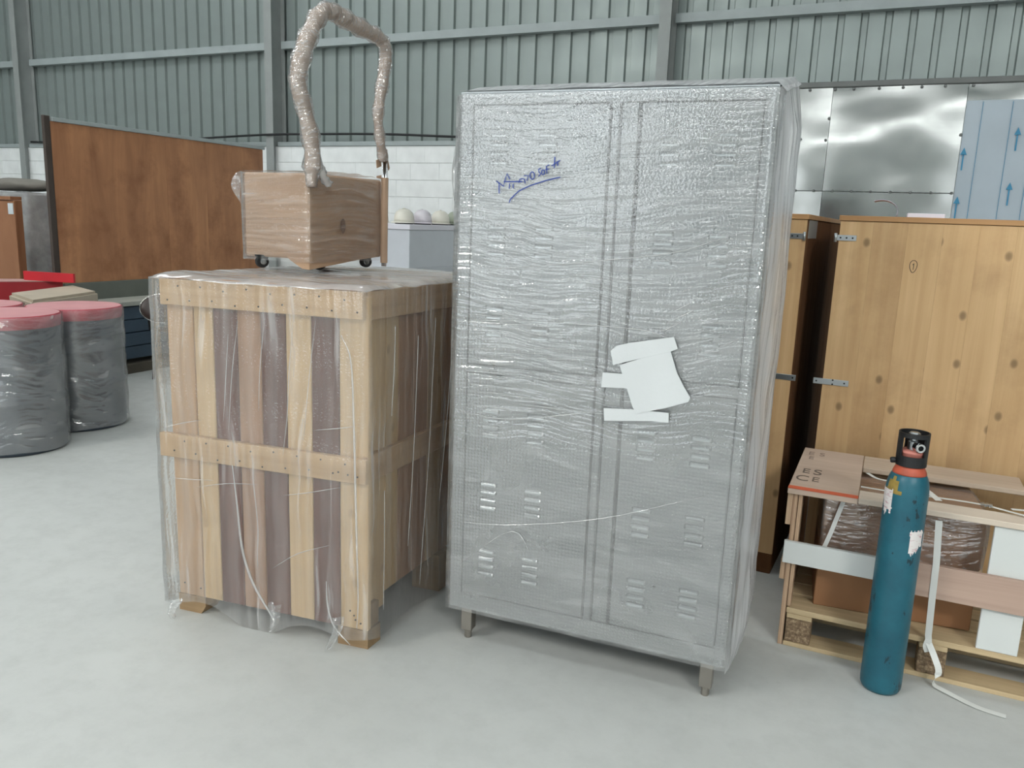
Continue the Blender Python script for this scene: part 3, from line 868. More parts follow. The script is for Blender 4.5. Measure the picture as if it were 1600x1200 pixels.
def hr(t):
    base = 0.0285 if t < 0.5 else 0.0285 - 0.011 * max(0, (t - 0.5) / 0.5)
    return base * (0.95 + 0.10 * math.sin(t * 37) * math.sin(t * 61)) * (0.68 if t < 0.03 else 1)
bm = bmesh.new(); tube(bm, path, 0.02, 12, rfun=hr)
hd = obj('handle', bm, plain('handle_padding', rgb(168, 144, 126), 0.7, var=0.12, scale=30), TR, True)
bm = bmesh.new()
uvl = bm.loops.layers.uv.new('UVMap')
tube(bm, path, 0.024, 16, rfun=lambda t: hr(t) * 1.20, flat=lambda i, k: 1 + 0.11 * math.sin(i * 0.9 + k * 0.785) + 0.08 * fnoise(i * .5, k * 0.9, 3))
bm.faces.ensure_lookup_table()
for fi, f in enumerate(bm.faces):
    i_, k_ = divmod(fi, 16)
    if len(f.loops) == 4:
        for lp, (a, c_) in zip(f.loops, ((0, 0), (1, 0), (1, 1), (0, 1))):
            lp[uvl].uv = ((k_ + a) * 0.009, (i_ + c_) * 0.018)
obj('handle_film', bm, F_pole, hd, True)
bm = bmesh.new()
for dx in (-0.006, 0.006):
    tube(bm, [(bx + dx, 0.437, 0.005), (bx + dx, 0.440, 0.2), (bx + dx, 0.442, 0.46)], 0.0055, 10)
obj('handle_rail', bm, M_chrome, TR, True)
bm = bmesh.new()
tube(bm, smooth_path([(bx, 0.437, 0.02), (bx, 0.438, 0.2), (bx, 0.440, 0.36)], 6), 0.015, 8)
tube(bm, smooth_path([(bx, 0.438, 0.425), (bx, 0.432, 0.47)], 3), 0.0145, 8)
prism(bm, [(0.395, 0.425), (0.425, 0.435), (0.43, 0.405), (0.40, 0.395)], 0, bx - 0.012, bx - 0.009)
prism(bm, [(0.45, 0.43), (0.462, 0.40), (0.455, 0.39), (0.444, 0.42)], 0, bx + 0.006, bx + 0.009)
prism(bm, [(0.40, 0.365), (0.43, 0.37), (0.43, 0.355), (0.40, 0.357)], 0, bx - 0.012, bx - 0.009)
obj('torn_cardboard_sleeve', bm, plain('torn_card', rgb(172, 144, 120), 0.75), TR)
bm = bmesh.new()      # bunched film end at the foot of the handle
tube(bm, smooth_path([(bx + .006, 0.006, 0.40), (bx + 0.012, 0.03, 0.36), (bx + 0.014, 0.045, 0.33), (bx + 0.016, 0.07, 0.315)], 6), 0.014, 10, flat=lambda i, k: 1 + 0.35 * math.sin(k * 2.4 + i))
obj('bunched_film', bm, F_fold, TR, True)
wrap('stretch_film', [(-TW - 0.004, TD + 0.004), (-TW - 0.004, -0.007), (0.008, -0.007), (0.008, TD + 0.012), ], 0.03, 0.352, F_box, TR, amp=0.003, res=0.014, closed=False, seed=9, bulge=0.004)
def corner_flap(s, t):
    return (-TW - 0.004 - 0.040 * s * math.sin(PI * (0.25 + 0.75 * t)) - 0.01 * t, -0.006 - 0.01 * math.sin(5 * t) * s, 0.356 - 0.10 * t + 0.02 * s * (1 - t) - 0.03 * s)
sheet('loose_film_flap', corner_flap, 10, 12, F_pole, TR, 0.05, 0.1)
def tflap(s, t):
    x, y = -TW - 0.004 + (TW + 0.012) * s, -0.008 + 0.42 * t
    return (x, y, TT + 0.006 + 0.008 * math.sin(y * 7) + 0.004 * fnoise(x * 20, y * 20, 0))
sheet('top_film', tflap, 20, 20, F_box, TR, 0.3, 0.42)

# ================================================================== BLUE-GREEN GAS CYLINDER
CY = thing('gas_cylinder', 'teal blue gas cylinder with black valve guard and torn white stickers', 'gas cylinder', (0.122, 2.715, 0))
M_teal, nt, out = newmat('teal_paint_worn')
g = N(nt); b = g.n('ShaderNodeBsdfPrincipled'); tc = g.n('ShaderNodeTexCoord')
n1 = g.n('ShaderNodeTexNoise', i_Scale=7.0, i_Detail=6.0, i_Roughness=0.65)
mp = g.n('ShaderNodeMapping'); mp.inputs['Scale'].default_value = (1.0, 1.0, 0.45)
n2 = g.n('ShaderNodeTexNoise', i_Scale=26.0, i_Detail=5.0, i_Roughness=0.7)
g.l(tc.outputs['Object'], n1.inputs['Vector']); g.l(tc.outputs['Object'], mp.inputs['Vector']); g.l(mp.outputs[0], n2.inputs['Vector'])
c = g.ramp(n1.outputs['Fac'], [(0.3, rgb(16, 76, 92)), (0.7, rgb(30, 98, 114))])
c = g.mixc(g.ramp(n2.outputs['Fac'], [(0.615, 0.0), (0.65, 0.9)]), c, rgb(16, 34, 42))
g.l(c, b.inputs['Base Color']); b.inputs['Roughness'].default_value = 0.38
g.l(b.outputs[0], out.inputs[0])
R = 0.0625
bm = bmesh.new()
prof = [(0.045, 0.0), (0.056, 0.003), (0.0615, 0.014), (R, 0.03), (R, 0.668), (0.0618, 0.684), (0.0600, 0.699), (0.0570, 0.713), (0.0525, 0.725), (0.0470, 0.734), (0.036, 0.740)]
lathe(bm, prof, 48)
obj('bottle', bm, M_teal, CY, True)
bm = bmesh.new(); lathe(bm, [(0.049, 0.731), (0.0485, 0.736), (0.045, 0.745), (0.0415, 0.752), (0.040, 0.757), (0.030, 0.758)], 36)
obj('neck_ring', bm, plain('orange_red_paint', rgb(178, 82, 58), 0.5, var=0.25, scale=20), CY, True)
bm = bmesh.new(); lathe(bm, [(0.034, 0.756), (0.034, 0.796), (0.036, 0.798), (0.036, 0.803), (0.030, 0.807)], 30)
obj('neck_thread', bm, plain('pinkish_red_paint', rgb(180, 112, 100), 0.55, var=0.2, scale=20), CY, True)
def arc_wall(bm, r0, r1, a0, a1, z0, z1, n=12):
    for i in range(n):
        q = [math.radians(a0 + (a1 - a0) * (i + k) / n) for k in (0, 1)]
        pts = [(r * math.cos(a), r * math.sin(a)) for r, a in ((r0, q[0]), (r1, q[0]), (r1, q[1]), (r0, q[1]))]
        prism(bm, pts, 2, z0, z1)
bm = bmesh.new()
arc_wall(bm, 0.0405, 0.0445, 0, 360, 0.758, 0.790, 36)
arc_wall(bm, 0.0405, 0.0445, 0, 360, 0.848, 0.862, 36)
for a0, a1 in ((-215, -135), (-42, 12), (40, 75), (95, 122)):
    arc_wall(bm, 0.0405, 0.0445, a0, a1, 0.785, 0.852, 8)
obj('valve_guard', bm, M_black, CY)
bm = bmesh.new()
t = bmesh.new(); lathe(t, [(0.008, 0), (0.0095, 0.003), (0.0095, 0.012), (0.007, 0.016)], 14)
join(bm, t, Matrix.Translation((-0.043, -0.012, 0.770)) @ Matrix.Rotation(math.radians(-100), 4, 'Y'))
obj('clamp_bolt', bm, M_black, CY)
bm = bmesh.new()
lathe(bm, [(0.013, 0.800), (0.016, 0.808), (0.016, 0.832), (0.010, 0.836), (0.010, 0.846), (0.017, 0.848), (0.017, 0.858), (0.012, 0.862)], 20)
obj('valve_body', bm, M_zinc, CY, False)
bm = bmesh.new()
t = bmesh.new(); lathe(t, [(0.009, 0.010), (0.009, 0.014), (0.013, 0.014), (0.0155, 0.018), (0.0155, 0.040), (0.0135, 0.043), (0.008, 0.043), (0.007, 0.028)], 22, cap=False)
join(bm, t, Matrix.Translation((0.003, 0, 0.821)) @ Matrix.Rotation(math.radians(-66), 4, 'Z') @ Matrix.Rotation(PI / 2, 4, 'Y'))
vo = obj('valve_outlet', bm, M_chrome, CY)
bm = bmesh.new()
t = bmesh.new(); lathe(t, [(0.0078, 0.030), (0.0078, 0.032)], 16)
join(bm, t, Matrix.Translation((0.003, 0, 0.821)) @ Matrix.Rotation(math.radians(-66), 4, 'Z') @ Matrix.Rotation(PI / 2, 4, 'Y'))
obj('outlet_bore', bm, M_dark, CY)
def sticker(a0, a1, z0, z1, seed, parent):
    bm = bmesh.new(); n, mrows = 20, 18
    keep = {}
    for j in range(mrows + 1):
        for i in range(n + 1):
            a = math.radians(a0 + (a1 - a0) * i / n); z = z0 + (z1 - z0) * j / mrows
            keep[i, j] = bm.verts.new(((R + 0.0008) * math.cos(a), (R + 0.0008) * math.sin(a), z))
    for j in range(mrows):
        for i in range(n):
            s, t = (i + .5) / n, (j + .5) / mrows
            e = min(s, 1 - s, 1 - t)
            tear = 0.45 * fnoise(s * 3 + seed, seed, 0.5) + 0.12 * fnoise(s * 11, t * 3, seed) + 0.22
            if t > tear and e > 0.035 * (1 + fnoise(s * 7, t * 7, seed)):
                bm.faces.new((keep[i, j], keep[i + 1, j], keep[i + 1, j + 1], keep[i, j + 1]))
    for v in [v for v in bm.verts if not v.link_faces]: bm.verts.remove(v)
    return obj('sticker', bm, M_stk, parent, True)
M_stk, nt, out = newmat('torn_paper_label')
g = N(nt); b = g.n('ShaderNodeBsdfPrincipled'); tc = g.n('ShaderNodeTexCoord')
mp = g.n('ShaderNodeMapping'); mp.inputs['Scale'].default_value = (40, 40, 150)
n1 = g.n('ShaderNodeTexNoise', i_Scale=1.0, i_Detail=3.0)
g.l(tc.outputs['Object'], mp.inputs['Vector']); g.l(mp.outputs[0], n1.inputs['Vector'])
g.l(g.ramp(n1.outputs['Fac'], [(0.55, rgb(222, 216, 214)), (0.68, rgb(196, 160, 164))]), b.inputs['Base Color'])
b.inputs['Roughness'].default_value = 0.7; g.l(b.outputs[0], out.inputs[0])
bm = bmesh.new()
rp = [(R + 0.0006, 0.672), (0.0624, 0.684), (0.0606, 0.699), (0.0576, 0.713), (0.0531, 0.725)]
for i_ in range(4):
    for j_ in range(10):
        if abs(j_ - 4.5) < 4.6 - i_ * 1.1 + 1.6 * fnoise(i_ * 2.3, 1.7, 0.4):
            q = []
            for a_, k_ in ((j_, i_), (j_ + 1, i_), (j_ + 1, i_ + 1), (j_, i_ + 1)):
                th = math.radians(-165 + 6 * a_); q.append(bm.verts.new((rp[k_][0] * math.cos(th), rp[k_][0] * math.sin(th), rp[k_][1])))
            bm.faces.new(q)
bmesh.ops.remove_doubles(bm, verts=bm.verts, dist=1e-5)
obj('rust_patch', bm, plain('mustard_primer', rgb(150, 126, 60), 0.7, var=0.3, scale=40), CY, True)
sticker(-186, -126, 0.590, 0.686, 1.3, CY)
sticker(-70, -22, 0.482, 0.566, 4.4, CY)
sticker(-16, 4, 0.48, 0.55, 7.9, CY)

# ================================================================== LOW PALLET CRATE (right)
W_ply = wood('plywood_top', rgb(172, 152, 136), rgb(190, 170, 154), 'x', fine=12, vary=0.05)
W_pal = wood('pallet_pine', rgb(178, 156, 122), rgb(206, 184, 148), 'x', fine=30, vary=0.10, stain=rgb(140, 124, 100), stain_amt=0.5)
W_edge = wood('plywood_edge', rgb(150, 118, 94), rgb(212, 184, 154), 'z', fine=150, along=1.0, vary=0.05)
W_pink = wood('pinkish_board', rgb(170, 144, 130), rgb(194, 168, 152), 'x', fine=18, vary=0.06)
W_white = plain('white_melamine', rgb(205, 208, 206), 0.45, var=0.03, scale=3)
M_chip, nt, out = newmat('chipboard_block')
g = N(nt); b = g.n('ShaderNodeBsdfPrincipled'); tc = g.n('ShaderNodeTexCoord')
n1 = g.n('ShaderNodeTexNoise', i_Scale=90.0, i_Detail=4.0, i_Roughness=0.7)
g.l(tc.outputs['Object'], n1.inputs['Vector'])
g.l(g.ramp(n1.outputs['Fac'], [(0.3, rgb(84, 68, 52)), (0.5, rgb(128, 106, 82)), (0.72, rgb(184, 162, 132))]), b.inputs['Base Color'])
b.inputs['Roughness'].default_value = 0.85; g.l(b.outputs[0], out.inputs[0])
PC = thing('pallet_crate', 'low open pallet crate with white and plywood boards, behind the gas cylinder', 'crate', (-0.2, 2.845, 0))
PX = 0.98
for py in (0.0, 0.24, 0.475):
    box('bottom_board', 0.0, PX, py, py + 0.10, 0.0, 0.016, W_pal, PC, 0.002)
    for px_ in (0.003, 0.427, 0.885):
        box('block', px_, px_ + 0.085, py + 0.003, py + 0.095, 0.0165, 0.106, M_chip, PC, 0.003)
for i in range(3):
    box('stringer_board', 0.003 + (0, .424, .882)[i], 0.088 + (0, .424, .882)[i], 0.0, 0.575, 0.1065, 0.124, W_pal, PC, 0.002)
for i, py in enumerate((0.0, 0.135, 0.235, 0.335, 0.47)):
    box('deck_board', 0.0, PX, py, py + (0.115 if i in (0, 4) else 0.085), 0.1245, 0.145, W_pal, PC, 0.002)
lp_ = box('left_panel', -0.018, -0.002, 0.0, 0.575, 0.0, 0.568, W_edge, PC, 0.001)
box('left_batten', -0.036, -0.0185, 0.0, 0.575, 0.45, 0.568, W_edge, PC, 0.001)
box('left_batten', -0.036, -0.0185, 0.005, 0.575, 0.245, 0.32, W_edge, PC, 0.001)
box('inner_post', 0.0, 0.012, 0.002, 0.06, 0.15, 0.567, W_edge, PC, 0.001)
rl = box('front_rail', -0.030, 0.325, -0.018, -0.001, 0.316, 0.396, W_white, PC, 0.0015)
rl['label'] = 'white faced board'
rr = box('front_rail', 0.327, PX, -0.020, -0.001, 0.293, 0.406, W_pink, PC, 0.0015)
rr['label'] = 'pinkish bare board'
us_ = box('upright_board', 0.588, 0.705, 0.0005, 0.017, 0.146, 0.566, W_white, PC, 0.0015)
tp = box('top_board', -0.037, 0.186, -0.020, 0.575, 0.5685, 0.588, W_ply, PC, 0.0015)
box('red_edge', -0.037, 0.186, -0.0215, 0.012, 0.5883, 0.5895, plain('red_edge_paint', rgb(196, 92, 62), 0.6), tp, 0.0)
tl_ = box('top_rail', 0.188, PX, -0.012, 0.085, 0.5685, 0.588, wood('pale_top_rail', rgb(196, 182, 166), rgb(214, 200, 184), 'x', fine=14, vary=0.03), PC, 0.002)
box('rear_slat', 0.188, 0.715, 0.375, 0.555, 0.574, 0.592, wood('grey_slat', rgb(170, 152, 134), rgb(194, 176, 158), 'x', fine=14, vary=0.03), PC, 0.002)
box('cross_slat', 0.735, 0.86, 0.09, 0.575, 0.589, 0.607, W_ply, PC, 0.002)
# lettering stamped on the top board
def text(name, body, size, mat, parent, loc, rot, sx=1.0, extr=0.0004):
    cu = bpy.data.curves.new(name, 'FONT')
    cu.body = body; cu.size = size; cu.extrude = extr; cu.align_x = 'CENTER'; cu.align_y = 'CENTER'
    t = bpy.data.objects.new(name, cu); COL.objects.link(t)
    dg = bpy.context.evaluated_depsgraph_get()
    me = bpy.data.meshes.new_from_object(t.evaluated_get(dg))
    bpy.data.objects.remove(t)
    me.materials.clear(); me.materials.append(mat)
    o = bpy.data.objects.new(name, me); COL.objects.link(o)
    o.parent = parent; o.location = loc; o.rotation_euler = rot; o.scale = (sx, 1, 1)
    return o
M_stamp = plain('grey_stencil_ink', rgb(96, 84, 76), 0.7, var=0.25, scale=60)
M_stampf = plain('faded_stencil_ink', rgb(134, 116, 106), 0.7, var=0.2, scale=60)
for body, x, y, s, mt in (('E', 0.000, 0.222, 0.085, M_stamp), ('S', 0.040, 0.222, 0.100, M_stamp), ('C', -0.004, 0.122, 0.095, M_stamp), ('E', 0.040, 0.126, 0.080, M_stamp), ('E', -0.005, 0.49, 0.07, M_stampf), ('S', 0.035, 0.49, 0.07, M_stampf), ('E', 0.0, 0.42, 0.06, M_stampf)):
    text('lettering', body, s, mt, tp, (x, y, 0.5884), (0, 0, 0), 0.72)
# strapping
def strap(name, *a, **k):
    bm = bmesh.new(); ribbon(bm, *a, **k); obj(name, bm, M_strap, PC)
strap('strap', [(0.430, -0.0215, 0.560), (0.440, -0.022, 0.42), (0.443, -0.0225, 0.30), (0.448, -0.022, 0.165), (0.452, -0.024, 0.14)], 0.020, (1, 0, 0))
strap('strap', smooth_path([(0.452, -0.024, 0.14), (0.475, -0.045, 0.10), (0.490, -0.055, 0.06), (0.480, -0.045, 0.012), (0.52, -0.07, 0.006), (0.60, -0.115, 0.004), (0.68, -0.13, 0.003)], 5), 0.020, lambda i: (1, 0.2, 0) if i < 12 else (0.3, 1, 0.1))
strap('strap', smooth_path([(0.45, -0.024, 0.15), (0.445, -0.028, 0.128), (0.452, -0.03, 0.11)], 4), 0.018, (1, 0, 0))
strap('strap', [(0.08, 0.01, 0.318), (0.115, 0.03, 0.44), (0.145, 0.05, 0.565)], 0.014, (1, 0, 0))
zt = 0.592
strap('loose_strap', smooth_path([(0.19, 0.115, 0.592), (0.30, 0.112, 0.592), (0.42, 0.118, 0.594), (0.56, 0.11, 0.596), (0.70, 0.06, 0.594), (0.97, 0.02, 0.592)], 5), 0.014, (0, 1, 0))
strap('loose_strap', smooth_path([(0.205, 0.30, 0.594), (0.24, 0.25, 0.592), (0.30, 0.235, 0.593)], 5), 0.014, (1, 1, 0))
strap('loose_strap', smooth_path([(0.36, 0.25, 0.60), (0.40, 0.16, 0.598), (0.43, 0.085, 0.594)], 5), 0.022, (1, 0.3, 0))
strap('loose_strap', smooth_path([(0.64, 0.11, 0.596), (0.72, 0.13, 0.598), (0.80, 0.18, 0.61)], 5), 0.016, (0, 1, 0))
bm = bmesh.new()
for dx in (0, 0.012):
    tube(bm, [(0.565 + dx, 0.09, 0.598), (0.560 + dx, 0.125, 0.599)], 0.0028, 6)
add_box(bm, 0.552, 0.586, 0.098, 0.118, 0.5985, 0.602, 0.001)
obj('strap_buckle', bm, M_zinc, PC)
# cartons in the crate
M_carton = plain('carton_brown', rgb(146, 104, 70), 0.75, var=0.06, scale=3)
BX = thing('carton', 'plain brown carton standing on the pallet deck inside the low crate', 'carton', (-0.118, 2.915, 0.1455), 0.10)
bm = bmesh.new(); add_box(bm, 0.0, 0.50, 0.0, 0.36, 0.0, 0.215, 0.003); obj('box_body', bm, M_carton, BX)
bm = bmesh.new(); add_box(bm, 0.365, 0.385, -0.0015, -0.0002, 0.002, 0.213); obj('seam_tape', bm, M_card2, BX)
BX2 = thing('carton', 'film wrapped brown carton lying on the plain carton inside the low crate', 'carton', (-0.115, 2.915, 0.3610), 0.10)
bm = bmesh.new(); add_box(bm, 0.0, 0.50, 0.0, 0.36, 0.0, 0.195, 0.004); obj('box_body', bm, M_carton, BX2)
wrap('stretch_film', [(-0.003, 0.363), (-0.003, -0.005), (0.503, -0.005), (0.503, 0.363)], 0.002, 0.192, film('carton_film', haze=0.10, hvar=0.2, gloss=0.14, streak=(12, 45), bump=1.0, dist=0.010, rough=0.05, glint_strands=0.25, fine=0.25, wob=0.25), BX2, amp=0.003, res=0.012, closed=False, seed=4)
sheet('top_film', lambda s, t: (-0.003 + 0.506 * s, -0.005 + 0.368 * t, 0.197 + 0.002 * fnoise(s * 8, t * 8, 0)), 20, 20, F_box, BX2, 0.5, 0.36)

# ================================================================== TALL PINE CRATES
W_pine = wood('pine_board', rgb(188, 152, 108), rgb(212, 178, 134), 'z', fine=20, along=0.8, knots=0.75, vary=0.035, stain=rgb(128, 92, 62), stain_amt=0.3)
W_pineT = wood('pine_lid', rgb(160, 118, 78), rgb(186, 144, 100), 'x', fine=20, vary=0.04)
W_pineShade = wood('pine_side_shaded', rgb(92, 62, 42), rgb(118, 84, 58), 'z', spec=0.05, rough=0.95, fine=14, vary=0.05)  # pine darkened for the sides, shade between the crates put into the colour
def strap_plate(t, x0, x1, z0, z1, holes, knuckle=None):
    bm = bmesh.new(); add_box(bm, x0, x1, -0.004, -0.0008, z0, z1, 0.001)
    p = obj('hasp_strap', bm, M_zinc, t)
    bm = bmesh.new()
    for hx, hz in holes:
        q = bmesh.new(); bmesh.ops.create_cone(q, cap_ends=True, segments=10, radius1=0.0035, radius2=0.0035, depth=0.001)
        join(bm, q, Matrix.Translation((hx, -0.0045, hz)) @ Matrix.Rotation(PI / 2, 4, 'X'))
    obj('screw_hole', bm, M_dark, p)
    if knuckle is not None:
        bm = bmesh.new(); tube(bm, [(knuckle, -0.005, z0 - 0.006), (knuckle, -0.005, z1 + 0.006)], 0.006, 10)
        obj('hinge_knuckle', bm, M_zinc, p, True)
def tall_crate(label, x, y, rz, wdt, dep, n, lid=0.020):
    t = thing('wooden_crate', label, 'crate', (x, y, 0), rz)
    H = 1.50
    bw = wdt / n
    for i in range(n):
        box('front_board', i * bw + 0.0001, (i + 1) * bw - 0.0001, random.uniform(0, 0.0005), 0.02, 0.09, H - 0.002, W_pine, t, 0.0003)
    for sx in (0.0, wdt - 0.02):
        nb = 6
        for i in range(nb):
            box('side_board', sx, sx + 0.02, 0.021 + i * (dep - 0.022) / nb, 0.021 + (i + 1) * (dep - 0.022) / nb - 0.001, 0.09, H - 0.002, W_pineShade, t, 0.001)
    box('back_panel', 0.021, wdt - 0.021, dep - 0.02, dep, 0.09, H - 0.002, W_pineShade, t, 0.001)
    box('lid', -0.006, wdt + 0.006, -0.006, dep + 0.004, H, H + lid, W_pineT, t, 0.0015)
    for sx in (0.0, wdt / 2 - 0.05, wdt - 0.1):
        box('skid', sx, sx + 0.1, 0.0, dep, 0.0, 0.0895, W_pineShade, t, 0.003)
    return t
TC = tall_crate('large knotty pine crate with a circled number one, behind the low pallet crate', -0.203, 3.47, 0.0, 0.96, 0.95, 8)
strap_plate(TC, -0.012, 0.064, 1.423, 1.445, ((0.006, 1.434), (0.028, 1.434), (0.050, 1.434)), -0.012)
strap_plate(TC, -0.036, 0.098, 0.848, 0.872, ((-0.024, 0.860), (0.038, 0.869), (0.038, 0.852), (0.082, 0.860)))
bm = bmesh.new()
ring = [(0.275 + 0.0125 * math.cos(a) + 0.0015 * math.sin(2 * a), -0.0012, 1.337 + 0.023 * math.sin(a)) for a in [2 * PI * i / 28 for i in range(30)]]
ribbon(bm, ring, 0.0022, lambda i: (math.cos(2 * PI * i / 28), 0, math.sin(2 * PI * i / 28)), 0.0004)
ribbon(bm, [(0.272, -0.0012, 1.342), (0.276, -0.0012, 1.349), (0.2755, -0.0012, 1.325)], 0.0022, (1, 0, 0), 0.0004)
obj('handwritten_number', bm, M_blackink, TC)
TC2 = tall_crate('narrow visible pine crate squeezed between the wrapped locker and the large crate', -0.885, 3.47, -0.036, 0.56, 1.7, 5)
strap_plate(TC2, 0.480, 0.552, 1.423, 1.445, ((0.49, 1.434), (0.51, 1.434), (0.53, 1.434)), 0.556)
strap_plate(TC2, 0.455, 0.580, 0.852, 0.876, ((0.48, 0.871), (0.48, 0.857), (0.568, 0.864)))
bm = bmesh.new(); add_box(bm, 0.5605, 0.562, 0.06, 0.32, 1.425, 1.498); obj('label_patch', bm, plain('grey_patch', rgb(140, 136, 130), 0.6), TC2)
bm = bmesh.new(); add_box(bm, 0.0, 0.13, 0.0, 0.09, 0.0, 0.016, 0.001)
o = tag(obj('paper_stack', bm, plain('white_paper', rgb(226, 222, 232), 0.6, var=0.02)), 'white stack of paper lying on the large pine crate', 'paper')
o.location = (0.03, 3.56, 1.5215)
o.rotation_euler = (0, 0, 0.03)
bm = bmesh.new()
pts = [(0.060 * math.cos(a), 0.045 * math.sin(a)) for a in [math.radians(x) for x in range(-25, 130, 12)]]
for i in range(len(pts) - 1):
    (x0, z0), (x1, z1) = pts[i], pts[i + 1]
    v = [bm.verts.new(p) for p in ((x0, 0, z0 + .02), (x1, 0, z1 + .02), (x1 * 1.02, 0.16, z1 + .02), (x0 * 1.02, 0.16, z0 + .02))]
    bm.faces.new(v)
bmesh.ops.remove_doubles(bm, verts=bm.verts, dist=1e-5)
o = obj('curled_sheet', bm, plain('lavender_paper', rgb(196, 190, 212), 0.5, var=0.03), None, True)
md = o.modifiers.new('thick', 'SOLIDIFY'); md.thickness = 0.0012
tag(o, 'curled lavender sheet standing on the large pine crate, left of the white paper', 'paper')
o.location = (-0.066, 3.56, 1.5215)

# ================================================================== DRUMS (left)
M_drum = plain('drum_blue_grey', rgb(52, 62, 72), 0.45, var=0.12)
M_lid = plain('dusty_pink_lid', rgb(196, 140, 142), 0.7, var=0.08, scale=3)
M_rim = plain('red_lid_rim', rgb(176, 58, 74), 0.55, var=0.15, scale=12)
def drum(x, y, label, seed, h=0.795, r=0.275):
    t = thing('drum', label, 'drum', (x, y, 0), seed, 'film wrapped drums at the left edge')
    bm = bmesh.new()
    p = [(r * 0.97, 0.0), (r, 0.006), (r, 0.02)]
    for zc in (0.30, 0.52, 0.62):
        p += [(r, zc * h / 0.795 - 0.016), (r + 0.010, zc * h / 0.795 - 0.005), (r + 0.010, zc * h / 0.795 + 0.005), (r, zc * h / 0.795 + 0.016)]
    p += [(r, h - 0.075)]
    lathe(bm, p, 48)
    obj('barrel', bm, M_drum, t, True)
    bm = bmesh.new()
    lathe(bm, [(r + 0.004, h - 0.075), (r + 0.008, h - 0.06), (r + 0.008, h - 0.008), (r + 0.002, h - 0.001)], 48, cap=False)
    obj('lid_rim', bm, M_rim, t, True)
    bm = bmesh.new()
    lathe(bm, [(r + 0.002, h - 0.012), (r + 0.002, h - 0.001), (r * 0.96, h), (r * 0.5, h + 0.001)], 48)
    obj('lid', bm, M_lid, t, False)
    n = 40
    per = [((r + 0.012) * math.cos(2 * PI * i / n), (r + 0.012) * math.sin(2 * PI * i / n)) for i in range(n)]
    wrap('stretch_film', per, 0.03, h - 0.004, F_drum, t, amp=0.007, res=0.025, seed=seed * 3, hem=0.02)
    return t
drum(-4.87, 3.64, 'blue grey film wrapped drum with a pink lid, rearmost with its base in view', 1.0, h=0.80)
drum(-4.70, 3.065, 'blue grey drum in stretch film, nearest to the camera at the left edge', 2.3, h=0.815)
drum(-5.36, 3.28, 'mostly hidden drum with a pink lid behind the nearest drum', 4.1, h=0.80)

# beige wrapped carton behind the drums, red steel box and plate
def quadbox(name, label, cat, c, z0, z1, mat, bev=0.01):
    bm = bmesh.new(); prism(bm, c, 2, z0, z1)
    bmesh.ops.bevel(bm, geom=bm.edges[:], offset=bev, segments=2, affect='EDGES')
    return tag(obj(name, bm, mat), label, cat)
M_beige = plain('dusty_beige_wrap', rgb(176, 164, 146), 0.6, var=0.08, bump=0.3, bscale=14)
quadbox('wrapped_carton', 'dusty beige wrapped carton with its far end beside the workbench, behind the drums', 'carton', [(-5.27, 3.62), (-5.55, 4.36), (-6.12, 4.58), (-5.84, 3.84)], 0, 0.80, M_beige, 0.02)
quadbox('wrapped_carton', 'dusty beige wrapped carton behind the hidden drum at the left edge', 'carton', [(-5.72, 3.32), (-5.90, 3.74), (-6.45, 3.60), (-6.3, 3.15)], 0, 0.81, M_beige, 0.02)
M_red = plain('red_paint', rgb(150, 26, 36), 0.45, var=0.12)
RB = thing('steel_box', 'red steel box with a dusty top, behind the beige cartons', 'box', (0, 0, 0))
bm = bmesh.new(); prism(bm, [(-6.62, 3.85), (-6.17, 4.52), (-6.34, 4.57), (-6.85, 4.05)], 2, 0, 0.826); obj('box_body', bm, M_red, RB)
bm = bmesh.new(); prism(bm, [(-6.63, 3.84), (-6.16, 4.52), (-6.34, 4.575), (-6.86, 4.05)], 2, 0.826, 0.832); obj('dusty_lid', bm, plain('dusty_red', rgb(176, 138, 132), 0.8, var=0.1), RB)
bm = bmesh.new(); prism(bm, [(-6.42, 4.36), (-5.95, 4.455), (-5.955, 4.475), (-6.425, 4.38)], 2, 0.8325, 0.905)
tag(obj('steel_plate', bm, plain('bright_red_paint', rgb(188, 30, 42), 0.45, var=0.06)), 'bright red steel plate standing on edge on the red box', 'plate')

# ================================================================== PLYWOOD PANEL on grey WORKBENCH
W_panel = wood('brown_plywood', rgb(150, 104, 74), rgb(196, 142, 102), 'z', fine=5, along=0.7, vary=0.03, rough=0.45, stain=rgb(112, 66, 40), stain_amt=0.5)
M_bench = plain('dusty_grey_bench', rgb(158, 160, 152), 0.7, var=0.06)
M_bench2 = plain('grey_green_paint', rgb(104, 108, 100), 0.7, var=0.08)
M_blue = plain('dark_blue_panels', rgb(52, 70, 86), 0.5, var=0.12)
WB = thing('workbench', 'grey topped workbench with dark blue drawers, under the brown plywood screen', 'workbench', (0, 0, 0))
box('bench_top', -6.32, -5.985, 4.66, 7.3, 0.600, 0.640, M_bench, WB, 0.004)
box('back_ledge', -6.40, -6.33, 4.66, 7.3, 0.600, 0.790, M_bench2, WB, 0.004)
for i in range(4):
    for j in range(2):
        box('drawer', -6.30, -6.03 + 0.012 * (i % 2), 4.90 + j * 1.2, 4.90 + j * 1.2 + 1.19, 0.125 + i * 0.118, 0.125 + i * 0.118 + 0.113, M_blue, WB, 0.005)
box('skid', -6.30, -6.00, 4.85, 7.3, 0.0, 0.085, plain('dark_skid', rgb(86, 80, 70), 0.8), WB, 0.004)
box('bench_end', -6.38, -6.03, 4.87, 4.895, 0.085, 0.600, M_bench2, WB, 0.002)
PN = thing('plywood_screen', 'large brown plywood screen with a grey metal top edge, standing on the workbench', 'panel', (-6.36, 4.58, 0.791))
